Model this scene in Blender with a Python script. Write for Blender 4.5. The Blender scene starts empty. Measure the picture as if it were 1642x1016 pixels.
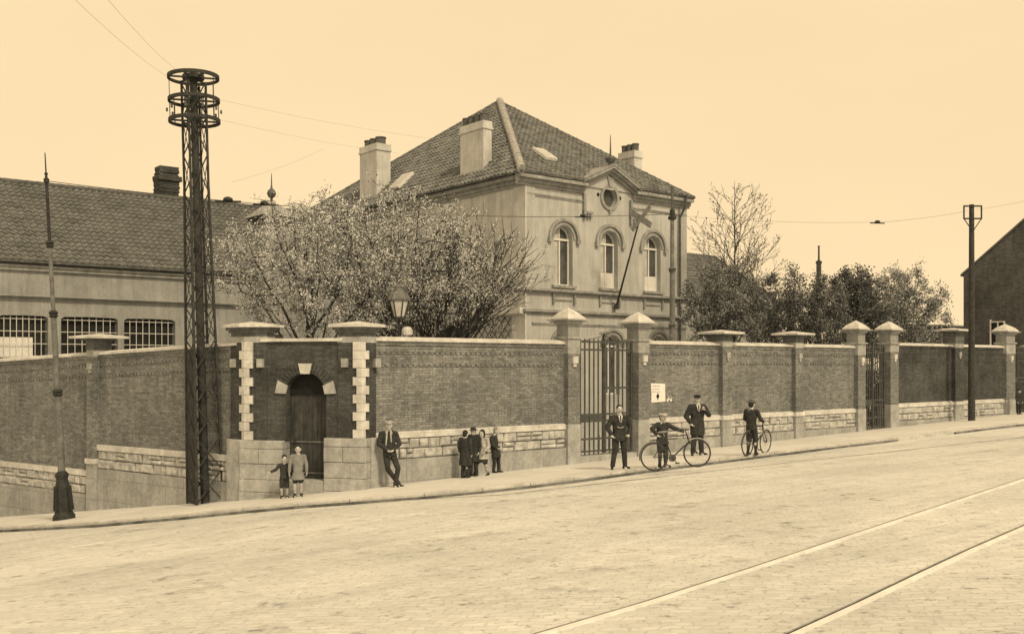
import bpy, bmesh, math, random
import numpy as np
from mathutils import Vector, Matrix, noise as mnoise
random.seed(7)
R = math.radians
sc = bpy.context.scene
COL = sc.collection

# ------------------------------------------------------------------ camera
CH = 1.8                      # eye height
FPX, CXP, HZ = 1600.0, 821.0, 585.0   # focal length, centre and horizon in photo pixels
cd = bpy.data.cameras.new('camera'); cam = bpy.data.objects.new('camera', cd); COL.objects.link(cam)
cam.location = (0, 0, CH); cam.rotation_euler = (R(90), 0, 0)
cd.sensor_width = 36; cd.lens = 36*FPX/1642; cd.shift_y = (HZ-508)/1642
cd.clip_start = .1; cd.clip_end = 2000
sc.camera = cam

# ------------------------------------------------------------------ sky and sun
SUN_EL, SUN_AZ = 44, 146         # azimuth clockwise from the viewing direction (+Y)
w = bpy.data.worlds.new('World'); sc.world = w; w.use_nodes = True
nt = w.node_tree; nt.nodes.clear()
sky = nt.nodes.new('ShaderNodeTexSky'); sky.sky_type = 'NISHITA'; sky.sun_disc = False
sky.sun_elevation = R(SUN_EL); sky.sun_rotation = R(SUN_AZ)
bw = nt.nodes.new('ShaderNodeRGBToBW')
pw = nt.nodes.new('ShaderNodeMath'); pw.operation = 'POWER'; pw.inputs[1].default_value = .06
tc = nt.nodes.new('ShaderNodeTexCoord')
mp = nt.nodes.new('ShaderNodeMapping'); mp.inputs['Scale'].default_value = (2, 2, 5)
ns = nt.nodes.new('ShaderNodeTexNoise'); ns.inputs['Scale'].default_value = 1.4; ns.inputs['Detail'].default_value = 7
mr = nt.nodes.new('ShaderNodeMapRange'); mr.inputs['To Min'].default_value = .93; mr.inputs['To Max'].default_value = 1.05
mu = nt.nodes.new('ShaderNodeMath'); mu.operation = 'MULTIPLY'
mx = nt.nodes.new('ShaderNodeVectorMath'); mx.operation = 'SCALE'
mx.inputs[0].default_value = (9.75, 7.45, 4.4)
bg = nt.nodes.new('ShaderNodeBackground'); bg.inputs['Strength'].default_value = .1
wo = nt.nodes.new('ShaderNodeOutputWorld')
L = nt.links
L.new(sky.outputs[0], bw.inputs[0]); L.new(bw.outputs[0], pw.inputs[0])
L.new(tc.outputs['Generated'], mp.inputs[0]); L.new(mp.outputs[0], ns.inputs['Vector']); L.new(ns.outputs[0], mr.inputs[0])
L.new(pw.outputs[0], mu.inputs[0]); L.new(mr.outputs[0], mu.inputs[1]); L.new(mu.outputs[0], mx.inputs['Scale'])
L.new(mx.outputs[0], bg.inputs[0]); L.new(bg.outputs[0], wo.inputs[0])
sd = bpy.data.lights.new('sun', 'SUN'); sun = bpy.data.objects.new('sun', sd); COL.objects.link(sun)
sd.energy = 2.5; sd.angle = R(7); sd.color = (1, .82, .53)
sv = Vector((math.sin(R(SUN_AZ))*math.cos(R(SUN_EL)), math.cos(R(SUN_AZ))*math.cos(R(SUN_EL)), math.sin(R(SUN_EL))))
sun.rotation_euler = sv.to_track_quat('Z', 'Y').to_euler(); sun.location = (30, -20, 40)
sc.view_settings.view_transform = 'Standard'; sc.view_settings.look = 'None'
sc.view_settings.exposure = -.08; sc.view_settings.gamma = 1

# ------------------------------------------------------------------ materials
MATS = {}
def mat(name, ca, cb=None, rough=.9, scale=3.0, bump=.0, bscale=40., streak=0., kind=None, metal=0., spots=0.,
        bw_=.22, bh=.068, mortar=.010, mcol=None, contrast=(.35, .65), rotz=0., jit=.0, fleck=0.):
    if name in MATS: return MATS[name]
    m = bpy.data.materials.new(name); m.use_nodes = True; t = m.node_tree; N = t.nodes; K = t.links
    p = N['Principled BSDF']; p.inputs['Roughness'].default_value = rough; p.inputs['Metallic'].default_value = metal
    p.inputs['Specular IOR Level'].default_value = .25
    cb = cb or tuple(c*.7 for c in ca)
    geo = N.new('ShaderNodeTexCoord')
    n1 = N.new('ShaderNodeTexNoise'); n1.inputs['Scale'].default_value = scale; n1.inputs['Detail'].default_value = 6
    n1.inputs['Roughness'].default_value = .65
    K.new(geo.outputs['Object'], n1.inputs['Vector'])
    r1 = N.new('ShaderNodeMapRange'); r1.inputs['From Min'].default_value = contrast[0]; r1.inputs['From Max'].default_value = contrast[1]
    K.new(n1.outputs[0], r1.inputs[0])
    mix = N.new('ShaderNodeMix'); mix.data_type = 'RGBA'
    mix.inputs[6].default_value = (*cb, 1); mix.inputs[7].default_value = (*ca, 1)
    K.new(r1.outputs[0], mix.inputs[0]); col = mix.outputs[2]
    hgt = None
    if kind in ('brick', 'setts', 'slabs'):
        uvm = N.new('ShaderNodeMapping'); uvm.inputs['Rotation'].default_value = (0, 0, rotz)
        K.new(geo.outputs['UV'], uvm.inputs[0])
        wn_ = N.new('ShaderNodeTexNoise'); wn_.inputs['Scale'].default_value = 2.2 if kind == 'setts' else 5; wn_.inputs['Detail'].default_value = 3
        K.new(geo.outputs['Object'], wn_.inputs['Vector'])
        ws_ = N.new('ShaderNodeVectorMath'); ws_.operation = 'SCALE'; ws_.inputs['Scale'].default_value = .30 if kind == 'setts' else .012
        K.new(wn_.outputs['Color'], ws_.inputs[0]); wa_ = N.new('ShaderNodeVectorMath'); wa_.operation = 'ADD'
        K.new(uvm.outputs[0], wa_.inputs[0]); K.new(ws_.outputs[0], wa_.inputs[1])
        br = N.new('ShaderNodeTexBrick'); K.new(wa_.outputs[0], br.inputs['Vector'])
        br.inputs['Scale'].default_value = 1; br.inputs['Brick Width'].default_value = bw_; br.inputs['Row Height'].default_value = bh
        br.inputs['Mortar Size'].default_value = mortar; br.inputs['Mortar Smooth'].default_value = .3
        br.inputs['Color1'].default_value = (1, 1, 1, 1); br.inputs['Color2'].default_value = (1-jit, 1-jit, 1-jit, 1)
        mc = mcol if mcol is not None else .6
        br.inputs['Mortar'].default_value = (mc, mc, mc, 1)
        mm = N.new('ShaderNodeMix'); mm.data_type = 'RGBA'; mm.blend_type = 'MULTIPLY'; mm.inputs[0].default_value = 1
        K.new(col, mm.inputs[6]); K.new(br.outputs['Color'], mm.inputs[7]); col = mm.outputs[2]
        inv = N.new('ShaderNodeMath'); inv.operation = 'SUBTRACT'; inv.inputs[0].default_value = 1
        K.new(br.outputs['Fac'], inv.inputs[1]); hgt = inv.outputs[0]
    if streak:
        sm = N.new('ShaderNodeMapping'); sm.inputs['Scale'].default_value = (5, .45, 1); K.new(geo.outputs['UV'], sm.inputs[0])
        sn = N.new('ShaderNodeTexNoise'); sn.inputs['Scale'].default_value = 1.; sn.inputs['Detail'].default_value = 7; sn.inputs['Roughness'].default_value = .7
        K.new(sm.outputs[0], sn.inputs['Vector'])
        sr = N.new('ShaderNodeMapRange'); sr.inputs['From Min'].default_value = .35; sr.inputs['From Max'].default_value = .6
        sr.inputs['To Min'].default_value = 1-streak; sr.inputs['To Max'].default_value = 1
        if kind == 'setts':
            rm_ = N.new('ShaderNodeMapping'); rm_.inputs['Rotation'].default_value = (0, 0, R(-39)); K.new(geo.outputs['Object'], rm_.inputs[0]); K.new(rm_.outputs[0], sm.inputs[0]); sm.inputs['Scale'].default_value = (.10, 1.5, 1)
        K.new(sn.outputs[0], sr.inputs[0])
        ml = N.new('ShaderNodeVectorMath'); ml.operation = 'SCALE'; K.new(col, ml.inputs[0]); K.new(sr.outputs[0], ml.inputs['Scale']); col = ml.outputs[0]
    if spots:
        vn = N.new('ShaderNodeTexNoise'); vn.inputs['Scale'].default_value = bscale*.35; vn.inputs['Detail'].default_value = 5
        K.new(geo.outputs['Object'], vn.inputs['Vector'])
        vr = N.new('ShaderNodeMapRange'); vr.inputs['From Min'].default_value = .32; vr.inputs['From Max'].default_value = .7
        vr.inputs['To Min'].default_value = 1-spots; vr.inputs['To Max'].default_value = 1+spots*.6
        K.new(vn.outputs[0], vr.inputs[0])
        ml = N.new('ShaderNodeVectorMath'); ml.operation = 'SCALE'; K.new(col, ml.inputs[0]); K.new(vr.outputs[0], ml.inputs['Scale']); col = ml.outputs[0]
    if fleck:
        for fs_, lo_, hi_ in ((.9, .60, .74), (3.2, .60, .68), (9., .60, .68)):
            fn = N.new('ShaderNodeTexNoise'); fn.inputs['Scale'].default_value = fs_; fn.inputs['Detail'].default_value = 4; fn.inputs['Roughness'].default_value = .7
            K.new(geo.outputs['Object'], fn.inputs['Vector'])
            fr_ = N.new('ShaderNodeMapRange'); fr_.inputs['From Min'].default_value = lo_; fr_.inputs['From Max'].default_value = hi_
            fr_.inputs['To Min'].default_value = 1; fr_.inputs['To Max'].default_value = 1-fleck
            K.new(fn.outputs[0], fr_.inputs[0])
            ml = N.new('ShaderNodeVectorMath'); ml.operation = 'SCALE'; K.new(col, ml.inputs[0]); K.new(fr_.outputs[0], ml.inputs['Scale']); col = ml.outputs[0]
    K.new(col, p.inputs['Base Color'])
    if bump or hgt:
        nb = N.new('ShaderNodeTexNoise'); nb.inputs['Scale'].default_value = bscale; nb.inputs['Detail'].default_value = 5
        K.new(geo.outputs['Object'], nb.inputs['Vector'])
        hh = nb.outputs[0]
        if hgt:
            ad = N.new('ShaderNodeMath'); ad.operation = 'MULTIPLY_ADD'; ad.inputs[1].default_value = 1.3
            K.new(hgt, ad.inputs[0]); K.new(nb.outputs[0], ad.inputs[2]); hh = ad.outputs[0]
        bm_ = N.new('ShaderNodeBump'); bm_.inputs['Strength'].default_value = bump or .4; bm_.inputs['Distance'].default_value = .012
        K.new(hh, bm_.inputs['Height']); K.new(bm_.outputs[0], p.inputs['Normal'])
    MATS[name] = m; return m

g3 = lambda v, c=0.: (v, v*(1+.06*c), v*(1+.10*c))
M_brick = mat('brick', g3(.37, .5), g3(.24, .9), kind='brick', mcol=.62, jit=.42, scale=.65, bump=.6, bscale=60, spots=.32, streak=.24)
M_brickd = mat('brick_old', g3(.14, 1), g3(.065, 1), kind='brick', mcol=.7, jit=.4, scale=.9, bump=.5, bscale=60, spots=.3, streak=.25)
M_stone = mat('cut_stone', g3(.48, .4), g3(.30, .6), scale=2.2, bump=.35, bscale=35, spots=.14, streak=.14)
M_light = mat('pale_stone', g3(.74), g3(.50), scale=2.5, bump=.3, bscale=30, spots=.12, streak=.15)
M_rub = mat('rubble_stone', g3(.58), g3(.34, .3), scale=4, bump=.9, bscale=22, spots=.25)
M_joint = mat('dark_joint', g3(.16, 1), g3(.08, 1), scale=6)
M_plinth = mat('plinth_slabs', g3(.46, .3), g3(.32, .6), scale=1.3, bump=.25, bscale=30, kind='slabs', bw_=1.55, bh=.62, mortar=.008, mcol=.55, jit=.12, spots=.12, streak=.2)
M_render = mat('wall_render', g3(.53, .4), g3(.43, .5), scale=.7, bump=.12, bscale=50, spots=.09, streak=.22)
M_renderl = mat('old_render', g3(.37, .5), g3(.27, .7), scale=.8, bump=.15, bscale=50, spots=.14, streak=.22)
M_trim = mat('cornice_render', g3(.42, .4), g3(.27, .6), scale=3, bump=.12, bscale=50, spots=.12, streak=.3)
M_tile = mat('roof_tiles', g3(.25, .7), g3(.11, .9), scale=2.2, bump=.3, bscale=60, spots=.5, rough=.8)
M_tile2 = mat('roof_tiles_long', g3(.19, .7), g3(.11, .9), scale=1.6, bump=.3, bscale=60, spots=.45, rough=.8)
M_render2 = mat('brightened_render', g3(.68, .2), g3(.52, .3), scale=1.2, bump=.12, bscale=50, spots=.12, streak=.2)  # tone raised to stand in for sunlight the house side lacks
M_hip = mat('hip_tiles', g3(.48), g3(.30), scale=5, spots=.25, bscale=40)
M_wfr = mat('white_paint', g3(.75), g3(.62), scale=8, rough=.6)
M_glass = mat('window_glass', g3(.035, 1), g3(.02, 1), scale=1.2, rough=.12)
M_curt = mat('curtain', g3(.6), g3(.42), scale=3, rough=.9, streak=.3)
M_iron = mat('painted_iron', g3(.045, 1), g3(.025, 1), scale=6, rough=.65, spots=.3, bscale=60)
M_ironl = mat('worn_iron', g3(.14, .8), g3(.07, .8), scale=5, rough=.7, spots=.3, bscale=50)
M_wire = mat('wire_metal', g3(.10, .8), g3(.08, .8), scale=2)
M_pole = mat('grey_pole', g3(.22, .6), g3(.12, .8), scale=4, rough=.75, spots=.25, bscale=50, streak=.2)
M_wood = mat('door_wood', g3(.095, .7), g3(.045, .9), scale=3, rough=.8, streak=.6, bump=.3, bscale=40)
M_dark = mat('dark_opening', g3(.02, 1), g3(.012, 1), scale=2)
M_pole_w = mat('timber_pole', g3(.07, .6), g3(.035, .8), scale=8, rough=.9, spots=.3)
M_tower_b = mat('tower_iron', g3(.055, 1), g3(.03, 1), scale=5, rough=.7, spots=.4, bscale=50)
M_sett = mat('road_setts', g3(.74, .2), g3(.55, .4), scale=.22, kind='setts', bw_=.21, bh=.13, mortar=.012, mcol=.84, jit=.12, fleck=.45, streak=.13, bump=.5, bscale=14, spots=.07, rotz=R(12), rough=.95, contrast=(.3, .6))
M_pave = mat('pavement_slabs', g3(.72), g3(.60), scale=.5, kind='slabs', bw_=.6, bh=.4, mortar=.008, mcol=.88, jit=.06, fleck=.15, bump=.25, bscale=20, spots=.06, rotz=R(-39), rough=.95)
M_kerb = mat('kerb_stone', g3(.62), g3(.42), scale=1.5, spots=.15, bscale=25, bump=.3)
M_gut = mat('gutter_stone', g3(.42), g3(.24), scale=1.2, spots=.2, bscale=30)
M_gate = mat('gate_iron', g3(.10, .9), g3(.055, .9), scale=5, rough=.7, spots=.3, bscale=50)
M_brickm = mat('brick_brown', g3(.19, .8), g3(.10, .9), kind='brick', mcol=.7, jit=.4, scale=.7, bump=.5, bscale=60, spots=.3, streak=.25)
M_kfoot = mat('kerb_foot_dark', g3(.20, .6), g3(.07, .8), scale=1.6, contrast=(.4, .6))
M_rail = mat('tram_rail_steel', g3(.82), g3(.66), scale=3, rough=.6)
M_groove = mat('rail_groove', g3(.06, .6), g3(.03, .8), scale=3)
M_soil = mat('yard_earth', g3(.24), g3(.14), scale=.8, bump=.3, bscale=10)
M_bark = mat('bark', g3(.075, .6), g3(.035, .8), scale=7, bump=.4, bscale=30)
def leafmat(name, ca, cb, sc_=9.):
    m = mat(name, ca, cb, rough=.7, scale=sc_, contrast=(.4, .6)); p = m.node_tree.nodes['Principled BSDF']
    return m
M_blos = leafmat('blossom', g3(.78, .3), g3(.42, .5))
M_leafd = leafmat('dark_leaf', g3(.18, 1), g3(.06, 1))
M_leafm = leafmat('mid_leaf', g3(.38, .5), g3(.14, 1))
M_leafl = leafmat('pale_leaf', g3(.46, .5), g3(.2, .7))
M_paper = mat('paper', g3(.82), g3(.72), scale=6, rough=.8)
M_ink = mat('ink', g3(.02, 1), g3(.015, 1))
M_pot = mat('chimney_pot', g3(.16, .6), g3(.08, .8), scale=6)
M_skin = mat('skin', g3(.55), g3(.48), scale=12, rough=.6)
M_hair = mat('hair', g3(.04, 1), g3(.02, 1), scale=20)
M_hairl = mat('fair_hair', g3(.3), g3(.18), scale=20)
M_cdark = mat('dark_cloth', g3(.055, 1), g3(.028, 1), scale=9, rough=.95, spots=.25, bscale=30)
M_cmid = mat('grey_cloth', g3(.12, .8), g3(.07, .8), scale=9, rough=.95)
M_clight = mat('pale_cloth', g3(.5), g3(.3), scale=7, rough=.95, spots=.2)
M_ctan = mat('tan_cloth', g3(.26, .3), g3(.18, .4), scale=7, rough=.95)
M_white = mat('white_cloth', g3(.78), g3(.66), scale=9)
M_shoe = mat('black_leather', g3(.025, 1), g3(.015, 1), rough=.5)
M_lglass = mat('lantern_glass', g3(.55), g3(.4), scale=4, rough=.3)

# ------------------------------------------------------------------ mesh building
class MB:
    def __init__(s): s.v = []; s.f = []
    def add(s, vs, fs):
        o = len(s.v); s.v += [tuple(v) for v in vs]; s.f += [tuple(i+o for i in f) for f in fs]
    def hexa(s, a):      # a: 8 corners, bottom 4 ccw then top 4
        s.add(a, [(3,2,1,0), (4,5,6,7), (0,1,5,4), (1,2,6,5), (2,3,7,6), (3,0,4,7)])
    def box(s, c, h, rot=None):
        c = Vector(c); pts = []
        for z in (-1, 1):
            for x, y in ((-1,-1), (1,-1), (1,1), (-1,1)):
                p = Vector((x*h[0], y*h[1], z*h[2]));
                if rot is not None: p = rot @ p
                pts.append(c+p)
        s.hexa(pts)
    def tube(s, pts, rad, n=8, caps=True):
        pts = [Vector(p) for p in pts]
        if not hasattr(rad, '__len__'): rad = [rad]*len(pts)
        o = len(s.v); pv = None
        for i, p in enumerate(pts):
            d = (pts[min(i+1, len(pts)-1)]-pts[max(i-1, 0)])
            if d.length < 1e-9: d = Vector((0, 0, 1))
            d.normalize()
            if pv is None:
                a = d.cross(Vector((0, 0, 1)) if abs(d.z) < .9 else Vector((1, 0, 0))).normalized()
            else:
                a = (pv - d*pv.dot(d));
                a = a.normalized() if a.length > 1e-6 else d.orthogonal().normalized()
            pv = a; b = d.cross(a)
            for k in range(n):
                th = 2*math.pi*k/n
                s.v.append(tuple(p + (a*math.cos(th)+b*math.sin(th))*rad[i]))
        for i in range(len(pts)-1):
            for k in range(n):
                k2 = (k+1) % n
                s.f.append((o+i*n+k, o+i*n+k2, o+(i+1)*n+k2, o+(i+1)*n+k))
        if caps:
            s.f.append(tuple(o+k for k in range(n))[::-1]); e = o+(len(pts)-1)*n
            s.f.append(tuple(e+k for k in range(n)))
    def bar(s, a, b, w, h=None, up=(0, 0, 1)):
        a, b = Vector(a), Vector(b); h = h or w; d = b-a; l = d.length; d.normalize(); up = Vector(up)
        x = d.cross(up)
        if x.length < 1e-4: x = d.cross(Vector((0, 1, 0)))
        x.normalize(); y = x.cross(d).normalized()
        pts = []
        for q in (a, b):
            for i, j in ((-1,-1), (1,-1), (1,1), (-1,1)): pts.append(q+x*(i*w/2)+y*(j*h/2))
        s.hexa(pts)
    def lathe(s, prof, c=(0, 0, 0), n=16, m=None):
        o = len(s.v); c = Vector(c)
        for r, z in prof:
            for k in range(n):
                th = 2*math.pi*k/n; p = Vector((r*math.cos(th), r*math.sin(th), z))
                if m is not None: p = m @ p
                s.v.append(tuple(c+p))
        for i in range(len(prof)-1):
            for k in range(n):
                k2 = (k+1) % n; s.f.append((o+i*n+k, o+i*n+k2, o+(i+1)*n+k2, o+(i+1)*n+k))
        s.f.append(tuple(o+k for k in range(n))[::-1]); e = o+(len(prof)-1)*n; s.f.append(tuple(e+k for k in range(n)))
    def ring(s, c, r0, r1, z0, z1, n=36):     # flat hoop
        o = len(s.v)
        for k in range(n):
            th = 2*math.pi*k/n; x, y = math.cos(th), math.sin(th)
            for r, z in ((r0, z0), (r1, z0), (r1, z1), (r0, z1)): s.v.append((c[0]+x*r, c[1]+y*r, c[2]+z))
        for k in range(n):
            a = o+4*k; b = o+4*((k+1) % n)
            for j in range(4): s.f.append((a+j, a+(j+1) % 4, b+(j+1) % 4, b+j))
    def prism(s, poly, ext):                  # poly: 3-D points, ext: extrusion vector
        n = len(poly); ext = Vector(ext); P = [Vector(p) for p in poly]
        s.add(P+[p+ext for p in P], [tuple(range(n))[::-1], tuple(range(n, 2*n))]+[(i, (i+1) % n, n+(i+1) % n, n+i) for i in range(n)])
    def build(s, name, m, parent=None, bevel=0., smooth=False, fix=True, local=False):
        off = Vector(parent_world(parent)) if parent is not None and not local else Vector((0, 0, 0))
        me = bpy.data.meshes.new(name)
        me.from_pydata([(v[0]-off.x, v[1]-off.y, v[2]-off.z) for v in s.v], [], s.f)
        if fix or bevel:
            b = bmesh.new(); b.from_mesh(me)
            if bevel:
                bmesh.ops.bevel(b, geom=b.edges[:], offset=bevel, segments=1, affect='EDGES', clamp_overlap=True)
            bmesh.ops.recalc_face_normals(b, faces=b.faces[:]); b.to_mesh(me); b.free()
        auto_uv(me)
        me.materials.append(m)
        if smooth: me.polygons.foreach_set('use_smooth', [True]*len(me.polygons))
        me.update()
        o = bpy.data.objects.new(name, me); COL.objects.link(o)
        if parent is not None: o.parent = parent
        return o
def parent_world(o):
    v = Vector((0, 0, 0))
    while o is not None: v += o.location; o = o.parent
    return v
def auto_uv(me):
    uv = me.uv_layers.new(name='UVMap'); n = len(me.loops)
    if not n: return
    co = np.empty(len(me.vertices)*3); me.vertices.foreach_get('co', co); co = co.reshape(-1, 3)
    vi = np.empty(n, dtype=np.int32); me.loops.foreach_get('vertex_index', vi)
    nm = np.empty(len(me.polygons)*3); me.polygons.foreach_get('normal', nm); nm = nm.reshape(-1, 3)
    tot = np.empty(len(me.polygons), dtype=np.int32); me.polygons.foreach_get('loop_total', tot)
    ln = np.repeat(nm, tot, axis=0)
    t = np.stack([-ln[:, 1], ln[:, 0], np.zeros(n)], 1); l = np.linalg.norm(t, axis=1)
    flat = l < .25; t[flat] = (1, 0, 0); l[flat] = 1; t /= l[:, None]
    b = np.cross(ln, t); b[flat] = (0, 1, 0)
    P = co[vi]; u = np.stack([(P*t).sum(1), (P*b).sum(1)], 1)
    uv.data.foreach_set('uv', u.astype(np.float32).ravel())
def tag(o, label=None, cat=None, group=None, kind=None):
    if label: o['label'] = label
    if cat: o['category'] = cat
    if group: o['group'] = group
    if kind: o['kind'] = kind
    return o
def root(name, loc, label, cat, group=None):
    e = bpy.data.objects.new(name, None); e.empty_display_size = .3; COL.objects.link(e); e.location = loc
    return tag(e, label, cat, group)
def copy_tree(o, parent=None):
    c = o.copy(); COL.objects.link(c)
    if parent is not None: c.parent = parent
    for ch in list(o.children): copy_tree(ch, c)
    return c

# ------------------------------------------------------------------ terrain
def softneg(x): return math.log1p(math.exp(-(x+4.0)/1.2))*1.2
def grd(x, y):       # pavement level
    x_ = max(-26, min(60, x)); y_ = max(-6, min(62, y))
    return .0609*x_ - .0413*y_ - .062*softneg(x_)*min(1, max(0, y_/22))
KERB = .12
def on_ground(px, py, lift=0.):
    t = (px-CXP)/FPX; q = -(py-HZ)/FPX; lo, hi = 3., 160.
    for _ in range(60):
        m = (lo+hi)/2
        if CH+q*m > grd(t*m, m)+lift: lo = m
        else: hi = m
    return Vector((t*m, m, grd(t*m, m)+lift))

# ------------------------------------------------------------------ frames (plan lines that walls stand on)
class Frame:
    def __init__(s, o, u, out): s.o = Vector(o).to_2d(); s.u = Vector(u).normalized().to_2d(); s.n = Vector(out).normalized().to_2d()
    def S(s, px, d=0):
        t = (px-CXP)/FPX; o = s.o+s.n*d
        return (t*o.y-o.x)/(s.u.x-t*s.u.y)
    def dep(s, px, d=0): o = s.o+s.n*d; return o.y+s.u.y*s.S(px, d)
    def Z(s, px, py, d=0): return CH+(HZ-py)/FPX*s.dep(px, d)
    def P(s, a, d, z): q = s.o+s.u*a+s.n*d; return Vector((q.x, q.y, z))
    def box(s, mb, a0, a1, d0, d1, z0, z1, z0b=None, z1b=None):
        z0b = z0 if z0b is None else z0b; z1b = z1 if z1b is None else z1b
        mb.hexa([s.P(a0,d1,z0), s.P(a1,d1,z0b), s.P(a1,d0,z0b), s.P(a0,d0,z0), s.P(a0,d1,z1), s.P(a1,d1,z1b), s.P(a1,d0,z1b), s.P(a0,d0,z1)])
    def g(s, a, d=0): p = s.P(a, d, 0); return grd(p.x, p.y)
AN = R(51); U = Vector((math.sin(AN), math.cos(AN))); NB = Vector((-math.cos(AN), math.sin(AN)))
def main_frame(D): return Frame(NB*D, U, -NB)
def side_frame(s): return Frame(U*s, NB, -U)       # planes across the street direction, a = distance D
FW = main_frame(21.8)
C1 = Vector((-6.84, 25.7)); C2 = Vector((-3.75, 24.9))
LD = Vector((-.816, .578))
FL = Frame(C1, LD, (-.578, -.816))
cdv = (C2-C1); FC = Frame(C1, cdv, (cdv.y, -cdv.x))

# ------------------------------------------------------------------ road, pavement, kerb, rails
def sheet(name, xs, ys, zf, m):
    mb = MB(); nx = len(xs)
    mb.v = [(x, y, zf(x, y)) for y in ys for x in xs]
    mb.f = [(j*nx+i, j*nx+i+1, (j+1)*nx+i+1, (j+1)*nx+i) for j in range(len(ys)-1) for i in range(nx-1)]
    return mb.build(name, m, fix=False)
def axis(lo, hi, f0, f1, fine, coarse):
    a = [lo]
    while a[-1] < hi: a.append(a[-1]+(fine if f0 <= a[-1] < f1 else coarse))
    return a
road = sheet('road', axis(-160, 320, -30, 65, .5, 6), axis(-20, 420, -2, 65, .5, 6),
             lambda x, y: grd(x, y)-KERB+.012*mnoise.noise(Vector((x*.35, y*.35, 0))), M_sett); tag(road, kind='structure')
kpx = [(-260, 855), (-120, 851), (5, 845), (80, 841), (160, 836), (300, 823.5), (450, 808.5), (560, 800), (640, 794.5), (720, 788), (800, 779.5), (900, 768), (980, 757.5), (1060, 747), (1138, 737.5), (1270, 721), (1415, 704), (1530, 690), (1642, 677)]
kp = [on_ground(x, y) for x, y in kpx]
d = (kp[-1]-kp[-2]).normalized(); kp.append(kp[-1]+d*25); kp.append(kp[-1]+d*60)
for p in kp: p.z = grd(p.x, p.y)
def resample(pts, step):
    out = []
    for a, b in zip(pts, pts[1:]):
        n = max(1, int((b-a).length/step))
        for i in range(n): q = a.lerp(b, i/n); q.z = grd(q.x, q.y); out.append(q)
    out.append(pts[-1].copy()); return out
KP = resample(kp, .4)
def normal_at(i):
    a = KP[max(0, i-6)]; b = KP[min(len(KP)-1, i+6)]; t = (b-a).to_2d().normalized(); return Vector((-t.y, t.x))
mb = MB(); rows = []
for i, p in enumerate(KP):
    nrm = normal_at(i); row = []
    for k in range(0, 13):
        o_ = .16+k*.6 if k else .16
        q = p.to_2d()+nrm*o_; row.append((q.x, q.y, grd(q.x, q.y)+.004*mnoise.noise(Vector((q.x*2, q.y*2, 3)))))
    rows.append(row)
nr = len(rows[0]); mb.v = [v for r in rows for v in r]
mb.f = [(i*nr+j, (i+1)*nr+j, (i+1)*nr+j+1, i*nr+j+1) for i in range(len(rows)-1) for j in range(nr-1)]
pv = mb.build('pavement', M_pave, fix=False); tag(pv, kind='structure')
mb = MB(); acc = 0; i = 0
while i < len(KP)-3:                       # kerb stones about 1.2 m long with thin joints
    j = i+3; a, b = KP[i], KP[j]; t = (b-a).normalized(); n_ = normal_at((i+j)//2); a2 = a+t*.008; b2 = b-t*.008
    N3 = Vector((n_.x, n_.y, 0))*.17; dz = random.uniform(-.006, .006)
    # dropped kerb in front of the second gate
    drop = .0 if 0 < (a-on_ground(1462, 698)).dot(t) < (on_ground(1528, 690)-on_ground(1462, 698)).length else 0
    up = Vector((0, 0, .006+dz-drop)); dn = Vector((0, 0, -.25))
    mb.hexa([a2+dn, b2+dn, b2+N3+dn, a2+N3+dn, a2+up, b2+up, b2+N3+up, a2+N3+up]); i = j
kb = mb.build('kerb', M_kerb, bevel=.012); tag(kb, kind='structure')
def ribbon(pts, w0, w1, h, m, name, lift=0., step=.5, k_=None):
    P = resample(pts, step); mb = MB(); vs = []
    for i, p in enumerate(P):
        a = P[max(0, i-1)]; b = P[min(len(P)-1, i+1)]; t = (b-a).to_2d().normalized(); n_ = Vector((-t.y, t.x))
        z = grd(p.x, p.y)-KERB+lift
        for o_, zz in ((w0, -.04), (w0, h), (w1, h), (w1, -.04)): q = p.to_2d()+n_*o_; vs.append((q.x, q.y, z+zz))
    n = len(P); mb.v = vs
    mb.f = [(i*4+j, i*4+j+1, (i+1)*4+j+1, (i+1)*4+j) for i in range(n-1) for j in range(3)]
    return mb.build(name, m)
# narrow dark strip standing along the foot of the kerb
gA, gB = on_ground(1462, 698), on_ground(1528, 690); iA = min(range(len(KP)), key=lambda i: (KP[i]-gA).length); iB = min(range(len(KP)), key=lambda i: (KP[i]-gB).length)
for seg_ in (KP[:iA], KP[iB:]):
    g_ = ribbon([p.copy() for p in seg_[::3]], -.07, -.004, .058, M_kfoot, 'gutter'); tag(g_, kind='structure')
g_ = ribbon([on_ground(x, y, -KERB) for x, y in [(640, 803), (800, 794), (1046, 766), (1272, 741), (1569, 709), (1642, 701), (1760, 688)]], -.028, .028, .015, M_gut, 'road_joint_line'); tag(g_, kind='structure')
def rail_track(name, pts, label):
    P = [on_ground(x, y, -KERB) for x, y in pts]
    t = (P[-1]-P[-2]).normalized(); P.append(P[-1]+t*30); t = (P[0]-P[1]).normalized(); P.insert(0, P[0]+t*3)
    r_ = root(name, P[1], label, 'tram rail', 'tram rails set in the road')
    a = ribbon(P, -.026, .022, .024, M_rail, 'rail_head', step=.4); b = ribbon(P, .022, .070, .004, M_groove, 'rail_groove', step=.4)
    c = ribbon(P, .070, .082, .012, M_gut, 'rail_guard', step=.4)
    for q in (a, b, c):
        q.data.transform(Matrix.Translation(-r_.location)); q.parent = r_
rail_track('tram_rail', [(885, 1014), (1040, 968), (1200, 916), (1340, 869), (1460, 829), (1560, 796), (1642, 769)], 'pale tram rail, farther from the viewer of the two crossing the setts')
rail_track('tram_rail', [(1285, 1014), (1380, 970), (1470, 926), (1560, 883), (1642, 847)], 'pale tram rail nearest the viewer at bottom right')

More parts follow.
